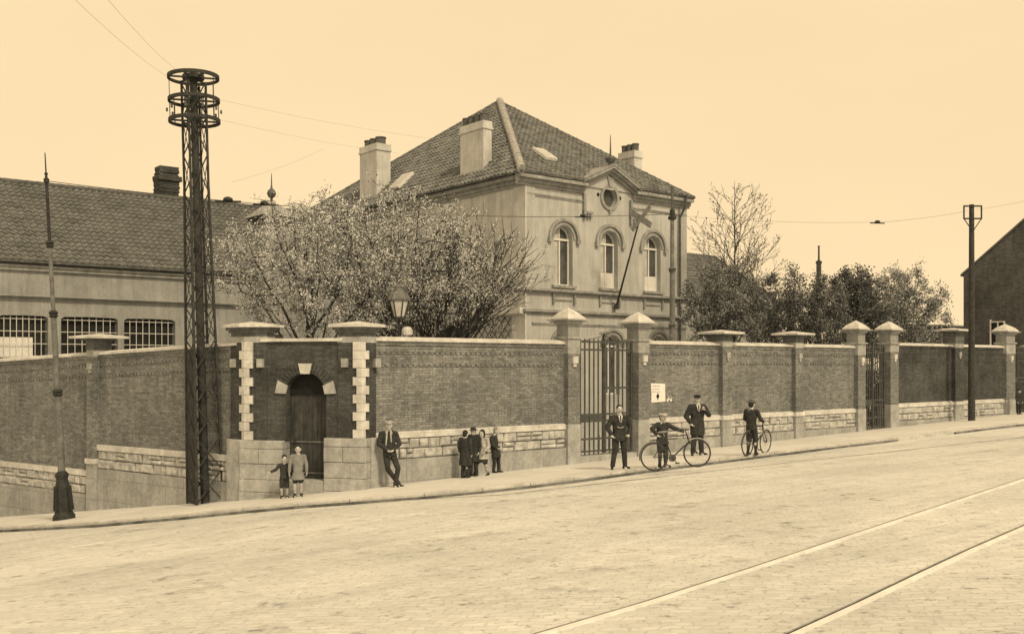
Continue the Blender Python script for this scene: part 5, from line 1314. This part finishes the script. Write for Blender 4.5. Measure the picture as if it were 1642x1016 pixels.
def person(px, py, h, rot, label, pose=None, top='jacket', topm=None, legs='trousers', legm=None, coat=.46, hat=None, hatm=None, hair=True, hairm=None,
           hs=1., bulk=1., lift=0., extra=(), toes=None, group=None, sleeve=True, hem=.0, skinm=None, loc=None, dark_legs=False):
    p0 = loc or on_ground(px, py, lift); r_ = root('person', p0, label, 'person', group); r_.rotation_euler.z = R(rot)
    S = {k: Vector(v)*h for k, v in {**SK, **(pose or {})}.items()}; B = bulk*h; sk = skinm or M_skin
    topm = topm or M_cdark; legm = legm or M_cdark
    hc = S['head']; nk = S['neck']; hp = S['hip']; vox = .0068 if h > 1.3 else .006
    # body: one continuous skin
    m = MB()
    hx, hy, hz = .045*h*hs, .055*h*hs, .066*h*hs
    sph(m, hc+Vector((0, .004*h, .008*h)), (hx, hy, hz*.88), 16); sph(m, hc+Vector((0, -.012*h, -.030*h*hs)), (hx*.78, hy*.72, hz*.55), 14)
    sph(m, hc+Vector((0, -.046*h*hs, -.050*h*hs)), .014*h*hs, 8)                       # chin
    cap(m, hc+Vector((0, -hy*.93, .006*h)), hc+Vector((0, -hy*1.14, -.016*h*hs)), .006*h*hs, .0095*h*hs, 8)   # nose
    cap(m, hc+Vector((-hx*.6, -hy*.82, .016*h*hs)), hc+Vector((hx*.6, -hy*.82, .016*h*hs)), .007*h*hs, .007*h*hs, 8)  # brow
    for sg in (-1, 1):
        sph(m, hc+Vector((sg*hx*1.0, .006*h, -.006*h*hs)), (.007*h*hs, .012*h*hs, .018*h*hs), 8)
        sph(m, hc+Vector((sg*hx*.5, -hy*.72, -.018*h*hs)), .015*h*hs, 8)
    cap(m, hc+Vector((0, .008*h, -.03*h)), nk+Vector((0, 0, -.02*h)), .028*B, .032*B)
    ch_ = (S['shL']+S['shR'])/2
    for t_, rx, ry in ((0, .085, .062), (.25, .078, .058), (.5, .083, .06), (.75, .093, .064), (.92, .09, .055)):
        c = hp.lerp(ch_, t_); sph(m, c, (rx*B, ry*B, .075*h), 14)
    for s_ in 'LR':
        sh, el, wr = S['sh'+s_], S['el'+s_], S['wr'+s_]; hpp, kn, an = S['hp'+s_], S['kn'+s_], S['an'+s_]
        cap(m, ch_+Vector((0, 0, .005*h)), sh, .035*B, .030*B); cap(m, sh, el, .030*B, .022*B); cap(m, el, wr, .023*B, .0145*B)
        cap(m, hpp, kn, .048*B, .030*B); cap(m, kn, an, .031*B, .019*B); sph(m, kn.lerp(an, .3)+Vector((0, .008*h, 0)), (.031*B, .033*B, .06*h), 10)
        cap(m, an+Vector((0, .012*h, -.022*h)), an+Vector((0, -.075*h, -.030*h)), .021*B, .017*B)
        # hand: palm, four fingers of different length with a bend, thumb from the side of the palm
        d = (wr-el).normalized(); sgn = 1 if s_ == 'L' else -1
        side = d.cross(Vector((0, 0, 1)) if abs(d.z) < .8 else Vector((sgn, 0, 0))).normalized(); nrm = side.cross(d)
        if abs(d.z) >= .8: side, nrm = Vector((0, -1, 0)), Vector((-sgn, 0, 0))
        pc_ = wr+d*.028*h
        rotm = Matrix((side, nrm, d)).transposed(); sph(m, pc_, (.022*h, .012*h, .030*h), 10, rotm)
        for q, ln in enumerate((.040, .046, .043, .034)):
            a = pc_+d*.022*h+side*(.0155-.0103*q)*h; b_ = a+(d*.8+nrm*.35).normalized()*ln*h*.55; c_ = b_+(d*.35+nrm*.9).normalized()*ln*h*.5
            cap(m, a, b_, .0056*h, .0052*h, 6); cap(m, b_, c_, .0052*h, .0046*h, 6)
        a = wr+d*.018*h+side*.018*h; b_ = a+(side*.8+d*.6).normalized()*.024*h; cap(m, a, b_, .0075*h, .0062*h, 6); cap(m, b_, b_+(d*.9+nrm*.4).normalized()*.02*h, .006*h, .005*h, 6)
    body = melt(m, 'body', sk, r_, vox, 1)
    # face details
    for sg in (-1, 1):
        m = MB(); sph(m, hc+Vector((sg*hx*.40, -hy*.90, .002*h)), (.0085*h*hs, .005*h, .0052*h*hs), 8); m.build('eye', M_hair, body, local=True)
    m = MB(); cap(m, hc+Vector((-.012*h*hs, -hy*.93, -.036*h*hs)), hc+Vector((.012*h*hs, -hy*.93, -.036*h*hs)), .0035*h, .0035*h, 6); m.build('mouth', mat('lips', g3(.2), g3(.16), scale=5), body, local=True)
    hm = hairm or M_hair
    if hair:
        m = MB(); sph(m, hc+Vector((0, .012*h, .018*h*hs)), (hx*1.10, hy*1.02, hz*.86), 16); sph(m, hc+Vector((0, .03*h, -.008*h*hs)), (hx*.98, hy*.75, hz*.75), 12)
        if hair == 'long':
            for sg in (-1, 1): cap(m, hc+Vector((sg*hx*.95, .0, .02*h)), hc+Vector((sg*hx*1.0, -.002*h, -.055*h*hs)), .022*h, .018*h)
            cap(m, hc+Vector((0, .03*h, .0)), hc+Vector((0, .035*h, -.06*h)), .04*h, .035*h)
        melt(m, 'hair', hm, body, .008, 1)
    # legs
    if legs in ('trousers', 'shorts', 'skirt', 'knickers'):
        m = MB(); f = 1.18
        loft(m, [(hp.x, hp.y, hp.z-.05*h, .088*B, .068*B), (hp.x, hp.y, hp.z, .093*B, .072*B), (hp.x, hp.y, hp.z+.08*h, .084*B, .066*B)])
        for s_ in 'LR':
            a, k_, an = S['hp'+s_], S['kn'+s_], S['an'+s_]
            if legs == 'trousers': cap(m, a, k_, .055*B, .041*B); cap(m, k_, an+Vector((0, 0, .008*h)), .040*B, .034*B)
            elif legs == 'knickers': cap(m, a, k_, .058*B, .050*B); cap(m, k_, k_.lerp(an, .25), .047*B, .036*B)
            else: cap(m, a, a.lerp(k_, .9), .058*B, .052*B)
        if legs == 'skirt':
            kk = (S['knL']+S['knR'])/2
            loft(m, [(kk.x, kk.y, kk.z+.02*h, .125*B, .10*B), (hp.x, hp.y, hp.z-.05*h, .10*B, .08*B), (hp.x, hp.y, hp.z+.08*h, .08*B, .065*B)])
        melt(m, {'trousers': 'trousers', 'shorts': 'shorts', 'skirt': 'skirt', 'knickers': 'knee_breeches'}[legs], legm, body, .010, 2, .006)
    if legs in ('shorts', 'skirt', 'knickers'):
        for s_ in 'LR':
            k_, an = S['kn'+s_], S['an'+s_]; m = MB(); cap(m, k_.lerp(an, .2), an, .036*B, .024*B); melt(m, 'stocking', M_cdark if dark_legs else M_clight, body, .009, 1)
    for s_ in 'LR':
        an = S['an'+s_]; m = MB(); t_ = Vector((0, -1, 0)) if not toes else Vector(toes[s_]).normalized(); z = Vector((0, 0, 1))
        cap(m, an+Vector((0, 0, -.018*h))-t_*.012*h, an+Vector((0, 0, -.028*h))+t_*.080*h, .029*B, .021*B); cap(m, an+Vector((0, 0, .02*h)), an+Vector((0, 0, -.02*h)), .028*B, .028*B)
        o_ = melt(m, 'shoe', M_shoe, body, .008, 1)
    # upper clothing
    if top:
        m = MB(); n_ = 7; z0 = coat*h
        rings = []
        kneeL = (S['knL']+S['knR'])/2
        base_c = hp.lerp(kneeL, max(0, min(1, (hp.z-z0)/max(.01, hp.z-kneeL.z))))
        flare = 1+ (hem if hem else (.12 if coat > .4 else .30))
        rings.append((base_c.x, base_c.y, z0, .096*B*flare, .078*B*flare)); rings.append((hp.x, hp.y, hp.z-.01*h, .102*B, .080*B))
        for t_, rx, ry in ((.28, .092, .071), (.6, .100, .076), (.82, .102, .074), (.97, .084, .060)):
            c = hp.lerp(ch_, t_); rings.append((c.x, c.y, c.z, rx*B, ry*B))
        c = ch_.lerp(nk, .75); rings.append((c.x, c.y, c.z+.004*h, .050*B, .045*B))
        loft(m, rings)
        for s_ in 'LR':
            sh, el, wr = S['sh'+s_], S['el'+s_], S['wr'+s_]; cap(m, ch_+Vector((0, 0, -.002*h)), sh+Vector((0, 0, -.006*h)), .046*B, .042*B); cap(m, sh+Vector((0, 0, -.008*h)), el, .042*B, .036*B); cap(m, el, el.lerp(wr, .94), .036*B, .029*B)
        melt(m, {'jacket': 'jacket', 'coat': 'coat', 'smock': 'smock'}[top], topm, body, .011, 2, .007)
    fr = ch_.y-.074*B
    if 'shirt' in extra:
        m = MB(); z = ch_.z+.012*h; x = ch_.x; m.prism([(x-.034*h, fr+.012*h, z+.02*h), (x+.034*h, fr+.012*h, z+.02*h), (x+.012*h, fr-.008*h, z-.085*h), (x-.012*h, fr-.008*h, z-.085*h)], (0, -.008*h, 0)); sh_ = m.build('shirt', M_white, body, local=True, bevel=.002)
        m = MB(); m.prism([(x-.010*h, fr-.002*h, z+.018*h), (x+.010*h, fr-.002*h, z+.018*h), (x+.008*h, fr-.020*h, z-.075*h), (x-.008*h, fr-.020*h, z-.075*h)], (0, -.005*h, 0)); m.build('tie', M_cdark, sh_, local=True)
        m = MB(); loft(m, [(nk.x, nk.y-.004*h, nk.z-.01*h, .036*h, .038*h), (nk.x, nk.y-.004*h, nk.z+.014*h, .034*h, .036*h)]); m.build('collar', M_white, body, local=True)
    if 'collar' in extra:
        m = MB(); loft(m, [(nk.x, nk.y-.002*h, nk.z-.022*h, .060*h, .052*h), (nk.x, nk.y-.004*h, nk.z+.004*h, .038*h, .04*h)]); m.build('collar', M_clight, body, local=True)
    if 'scarf' in extra:
        for sg in (-1, 1):
            m = MB(); x = ch_.x+sg*.030*h; m.tube([(x*.9, ch_.y-.045*h, nk.z-.002*h), (x, fr-.006*h, ch_.z-.02*h), (x+sg*.006*h, fr-.010*h, ch_.z-.12*h), (x+sg*.014*h, fr-.012*h, ch_.z-.24*h)], [.012*h, .013*h, .012*h, .008*h], n=8); m.build('scarf_end', M_clight, body, local=True)
    if 'moustache' in extra:
        m = MB()
        for sg in (-1, 1): cap(m, hc+Vector((0, -hy*1.0, -.026*h)), hc+Vector((sg*.018*h, -hy*.93, -.030*h)), .0055*h, .003*h, 6)
        m.build('moustache', M_hair, body, local=True)
    if 'chain' in extra:
        m = MB(); zc_ = hp.z+.13*h; m.tube([(-.05*h, fr+.0*h, zc_+.01*h), (-.02*h, fr-.014*h, zc_-.006*h), (.02*h, fr-.014*h, zc_-.006*h), (.05*h, fr+.0*h, zc_+.01*h)], .006*h, n=6); m.build('watch_chain', M_clight, body, local=True)
    top_z = hc.z+.020*h*hs; hq = hatm or M_cdark
    if hat == 'flat':
        m = MB(); sph(m, (hc.x, hc.y+.006*h, hc.z+.036*h*hs), (hx*1.42, hy*1.38, hz*.45), 16); sph(m, (hc.x, hc.y+.004*h, hc.z+.024*h*hs), (hx*1.14, hy*1.08, hz*.40), 14); sph(m, (hc.x, hc.y-hy*1.12, hc.z+.022*h*hs), (hx*.85, hy*.5, hz*.09), 12); melt(m, 'flat_cap', hq, body, .008, 1)
    elif hat == 'peaked':
        m = MB(); loft(m, [(hc.x, hc.y+.004*h, hc.z+.018*h, hx*1.12, hy*1.06), (hc.x, hc.y+.004*h, hc.z+.038*h, hx*1.12, hy*1.06), (hc.x, hc.y-.002*h, hc.z+.056*h, hx*1.50, hy*1.42), (hc.x, hc.y, hc.z+.066*h, hx*1.2, hy*1.15)]); sph(m, (hc.x, hc.y-hy*1.12, hc.z+.020*h), (hx*.8, hy*.42, hz*.08), 12); melt(m, 'peaked_cap', hq, body, .008, 1)
    elif hat == 'straw':
        m = MB(); loft(m, [(hc.x, hc.y, hc.z+.030*h, hx*1.65, hy*1.55), (hc.x, hc.y, hc.z+.036*h, hx*1.65, hy*1.55), (hc.x, hc.y, hc.z+.037*h, hx*1.08, hy*1.05), (hc.x, hc.y, hc.z+.064*h, hx*1.02, hy*1.0)], 20); m.build('straw_hat', M_clight, body, local=True, smooth=False)
        m = MB(); loft(m, [(hc.x, hc.y, hc.z+.038*h, hx*1.11, hy*1.08), (hc.x, hc.y, hc.z+.050*h, hx*1.10, hy*1.07)], 20); m.build('hat_band', M_cdark, body, local=True)
    elif hat == 'brim':
        m = MB(); loft(m, [(hc.x, hc.y, hc.z+.022*h, hx*1.75, hy*1.6), (hc.x, hc.y, hc.z+.030*h, hx*1.6, hy*1.5), (hc.x, hc.y, hc.z+.034*h, hx*1.15, hy*1.1), (hc.x, hc.y, hc.z+.075*h, hx*.95, hy*.95), (hc.x, hc.y, hc.z+.082*h, hx*.6, hy*.6)], 20); m.build('brimmed_hat', hq, body, local=True, smooth=True)
    return r_, S
def hm(px, py, ytop):        # real height of a figure whose feet and crown were read off the photo
    p = on_ground(px, py); return (py-ytop)/FPX*p.y
G4 = None
person(456, 798, hm(456, 798, 728), 20, 'smallest child in dark clothes reaching out a hand beside the arched door', top='jacket', legs='shorts', hs=1.28, bulk=1.05, coat=.44, extra=('collar',),
       pose=dict(elR=(-.20, -.06, .66), wrR=(-.32, -.12, .62), hip=(0, 0, .47), head=(0, -.012, .905), neck=(0, 0, .80), shL=(.11, 0, .765), shR=(-.11, 0, .765), hpL=(.05, 0, .45), hpR=(-.05, 0, .45), knL=(.06, -.02, .25), knR=(-.06, -.02, .25), elL=(.16, .0, .62), wrL=(.15, -.08, .50)), toes=dict(L=(.3, -1, 0), R=(-.3, -1, 0)))
person(478, 796, hm(478, 796, 712), 8, 'child in a plain tan smock standing in front of the arched door', top='smock', topm=M_ctan, coat=.33, hem=.30, legs='shorts', hs=1.2, bulk=1.05, hairm=M_hair,
       pose=dict(hip=(0, 0, .49), head=(0, -.012, .912), neck=(0, 0, .81), shL=(.11, 0, .775), shR=(-.11, 0, .775), elL=(.155, .0, .62), wrL=(.165, -.03, .48), elR=(-.155, 0, .62), wrR=(-.16, -.04, .48)), toes=dict(L=(.2, -1, 0), R=(-.2, -1, 0)))
person(628, 780, hm(628, 780, 673), 10, 'youth in pale cap and dark suit leaning on the wall with crossed feet', top='jacket', coat=.47, hs=1.08, hat='flat', hatm=M_clight, extra=('scarf',), hair=True,
       pose=dict(hip=(-.03, 0, .51), shL=(.06, .05, .80), shR=(-.15, .05, .80), neck=(-.045, .045, .84), head=(-.04, .025, .925), elL=(.12, .03, .64), elR=(-.19, .03, .64), wrL=(.02, -.09, .56), wrR=(-.06, -.09, .555),
                 hpL=(.015, 0, .49), hpR=(-.08, 0, .49), knL=(.09, -.09, .28), knR=(-.06, -.05, .27), anL=(.05, -.11, .045), anR=(.10, -.06, .045)), toes=dict(L=(.5, -1, 0), R=(.9, -.8, 0)))
LP1 = FW.P(FW.S(746, .62), .62, 0); LP1.z = grd(LP1.x, LP1.y); LP2 = FW.P(FW.S(757, .36), .42, 0); LP2.z = grd(LP2.x, LP2.y)
person(745, 761, (761-684)/FPX*LP1.y, 150, 'child in dark coat with back turned, leftmost of the four children by the wall', top='coat', coat=.26, hs=1.15, hem=.25, bulk=1.2, legs='trousers', hat=None, loc=LP1,
       pose=dict(head=(0, -.012, .915)))
person(758, 757, (757-677)/FPX*LP2.y, -15, 'child in a dark brimmed hat, tallest of the four children by the wall', top='coat', coat=.30, hs=1.15, hat='brim', legs='trousers', bulk=1.15, loc=LP2, pose=dict(head=(0, -.015, .905)))
person(774, 762, hm(774, 762, 687), -25, 'girl in a pale coat with dark bobbed hair among the children by the wall', top='coat', topm=M_clight, coat=.36, hem=.38, legs='skirt', hair='long', hs=1.25, bulk=1.05,
       pose=dict(head=(0, -.03, .90), neck=(0, -.01, .81), hip=(0, 0, .49), shL=(.11, 0, .775), shR=(-.11, 0, .775), knR=(-.08, -.10, .27), anR=(-.16, -.05, .05), knL=(.06, .0, .26), anL=(.10, .06, .045), wrL=(.10, -.12, .52), wrR=(-.10, -.12, .50), elL=(.15, -.01, .62), elR=(-.16, -.01, .61)))
person(794, 757.5, hm(794, 757.5, 684), 75, 'boy in a long dark coat looking right, rightmost of the four children by the wall', top='coat', coat=.34, hs=1.15, bulk=1.08, legs='trousers', hair=True, hairm=M_hairl,
       pose=dict(head=(0, -.025, .915), neck=(0, .02, .83), shL=(.11, .03, .79), shR=(-.11, .03, .79), elL=(.14, .05, .63), wrL=(.10, -.07, .55), elR=(-.14, .05, .63), wrR=(-.10, -.07, .55), knL=(.05, -.06, .28), anL=(.05, -.07, .045), anR=(-.05, .03, .045)))
person(993, 751.5, hm(993, 751.5, 648), 8, 'bareheaded man in dark suit, white shirt and watch chain before the wide gate', top='jacket', coat=.44, extra=('shirt', 'moustache', 'chain'), bulk=1.10, legs='trousers', legm=M_cdark,
       pose=dict(elL=(.185, .03, .64), elR=(-.185, .03, .64), wrL=(.135, -.06, .545), wrR=(-.135, -.06, .535), knL=(.075, -.01, .28), knR=(-.075, -.01, .28), anL=(.085, -.02, .045), anR=(-.10, .02, .045), hpL=(.055, 0, .50), hpR=(-.055, 0, .50)), toes=dict(L=(.7, -.8, 0), R=(-.35, -1, 0)))
person(1118, 729.5, hm(1118, 729.5, 632), 5, 'man in a dark peaked cap and long coat behind the front bicycle wheel', top='coat', coat=.33, hat='peaked', extra=('shirt',), bulk=1.18, hem=.06, legs='trousers',
       pose=dict(elL=(.20, .02, .66), wrL=(.095, -.11, .745), elR=(-.18, .03, .64), wrR=(-.12, -.05, .53), anL=(.07, -.01, .045), anR=(-.07, .01, .045)), toes=dict(L=(.9, -.7, 0), R=(-.4, -1, 0)))
bp = on_ground(1061, 750, -.05)
person(1062, 749, hm(1062, 749, 660), 28, 'boy in a large pale flat cap holding the bicycle nearest the man', top='jacket', coat=.42, hem=.22, hat='flat', hatm=M_clight, hs=1.22, bulk=1.12, legs='shorts', dark_legs=True,
       pose=dict(hip=(0, 0, .50), head=(0, -.02, .905), neck=(0, -.005, .81), shL=(.11, -.01, .775), shR=(-.11, .01, .775), elL=(.21, -.09, .70), wrL=(.34, -.17, .655), elR=(-.215, .02, .70), wrR=(-.20, -.13, .60), anL=(.07, 0, .045), anR=(-.05, .01, .045)), toes=dict(L=(.8, -.8, 0), R=(-.3, -1, 0)))
person(1205, 729, hm(1205, 729, 641), 140, 'boy in a grey cap standing with his back half turned beside a bicycle', top='jacket', coat=.45, hat='flat', hatm=M_cmid, hs=1.12, bulk=1.02, legs='knickers', dark_legs=True,
       pose=dict(elR=(-.16, -.04, .66), wrR=(-.14, -.19, .60), elL=(.15, -.03, .65), wrL=(.10, -.19, .585), anL=(.06, .02, .045), anR=(-.06, -.05, .045), knR=(-.055, -.05, .28)))
person(1634, 664, 1.18, 20, 'small dark clad figure cut off by the right edge, before the last gate', top='coat', coat=.36, hs=1.2, legs='trousers', hat='flat')

# ------------------------------------------------------------------ bicycles
def bicycle(contact_rear, direction, label, spoke_n=24, tilt=0.):
    d = Vector(direction); ang = math.atan2(d.y, d.x); r_ = root('bicycle', contact_rear, label, 'bicycle', 'bicycles held by boys')
    r_.rotation_euler = (R(tilt), 0, ang)
    WR, WB = .335, 1.08
    for nm, x in (('rear_wheel', 0), ('front_wheel', WB)):
        m = MB(); c = Vector((x, 0, WR)); m.tube([c+Vector((math.cos(t_)*WR*.955, 0, math.sin(t_)*WR*.955)) for t_ in [2*math.pi*k/40 for k in range(41)]], .012, n=6, caps=False); wh = m.build(nm, M_ironl, r_, local=True)
        m = MB(); m.tube([c+Vector((math.cos(t_)*WR, 0, math.sin(t_)*WR)) for t_ in [2*math.pi*k/40 for k in range(41)]], .017, n=8, caps=False); m.build('tyre', M_iron, wh, local=True)
        m = MB()
        for k in range(spoke_n):
            a = 2*math.pi*k/spoke_n; m.tube([c+Vector((0, .02*(-1)**k, 0)), c+Vector((math.cos(a)*WR*.95, 0, math.sin(a)*WR*.95))], .0016, n=3)
        m.tube([c+Vector((0, -.05, 0)), c+Vector((0, .05, 0))], .018, n=8); m.build('spokes', M_ironl, wh, local=True)
    bb = Vector((.44, 0, .27)); st = Vector((.30, 0, .80)); hd = Vector((.86, 0, .80)); hb = Vector((.90, 0, .64)); ra = Vector((0, 0, WR)); fa = Vector((WB, 0, WR))
    m = MB()
    for a, b_, rr in ((bb, st, .016), (st, hd, .015), (bb, hb, .017), (hd+Vector((-.01, 0, .06)), hb, .019), (bb, ra, .011), (Vector((.32, 0, .76)), ra, .009)): m.tube([a, b_], rr, n=8)
    m.build('frame', M_iron, r_, local=True)
    m = MB()
    for sg in (-1, 1): m.tube([hb+Vector((0, sg*.02, -.0)), Vector((.98, sg*.045, .50)), fa+Vector((0, sg*.045, 0))], .011, n=6)
    m.build('fork', M_iron, r_, local=True)
    m = MB(); m.tube([(.845, 0, .84), (.835, 0, .93)], .012, n=6)
    m.tube([(.70, -.25, .93), (.80, -.24, .955), (.89, -.14, .95), (.85, 0, .935), (.89, .14, .95), (.80, .24, .955), (.70, .25, .93)], .011, n=6); m.build('handlebar', M_ironl, r_, local=True)
    m = MB(); m.tube([st, (.275, 0, .90)], .012, n=6); sph(m, (.22, 0, .925), (.10, .075, .025), 12); cap(m, (.27, 0, .925), (.40, 0, .93), .03, .016, 8); m.build('saddle', M_ctan, r_, local=True)
    m = MB(); m.lathe([(.095, -.004), (.095, .004)], bb+Vector((0, -.045, 0)), n=20, m=Matrix.Rotation(R(90), 3, 'X')); m.tube([bb+Vector((0, -.045, .09)), ra+Vector((0, -.045, .035))], .004, n=4); m.tube([bb+Vector((0, -.045, -.09)), ra+Vector((0, -.045, -.035))], .004, n=4); m.build('chain_set', M_ironl, r_, local=True)
    for sg, e in ((-1, Vector((.10, 0, -.13))), (1, Vector((-.10, 0, .13)))):
        m = MB(); q = bb+Vector((0, sg*.06, 0)); m.tube([q, q+e], .010, n=6); m.box(q+e+Vector((0, sg*.05, 0)), (.045, .045, .012)); m.build('pedal_crank', M_iron, r_, local=True)
    for x, a0, a1 in ((0, 70, 190), (WB, 30, 150)):
        m = MB(); m.tube([Vector((x+math.cos(R(t_))*(WR+.035), 0, WR+math.sin(R(t_))*(WR+.035))) for t_ in range(a0, a1+1, 10)], .014, n=6); m.build('mudguard', M_ironl if x == 0 else M_clight, r_, local=True)
    return r_
pr = on_ground(1051, 753.5)
bk1 = bicycle(pr, Vector((1, .06, 0)), 'dark bicycle seen side on, held by the boy in the large cap', tilt=-2)
bk1.rotation_euler.y = R(-4.6)
pr = on_ground(1198, 730); pr.z = grd(pr.x, pr.y)
bicycle(pr, Vector((.66, .75, 0)), 'bicycle seen at an angle on the kerb beside the boy in the grey cap', tilt=3)
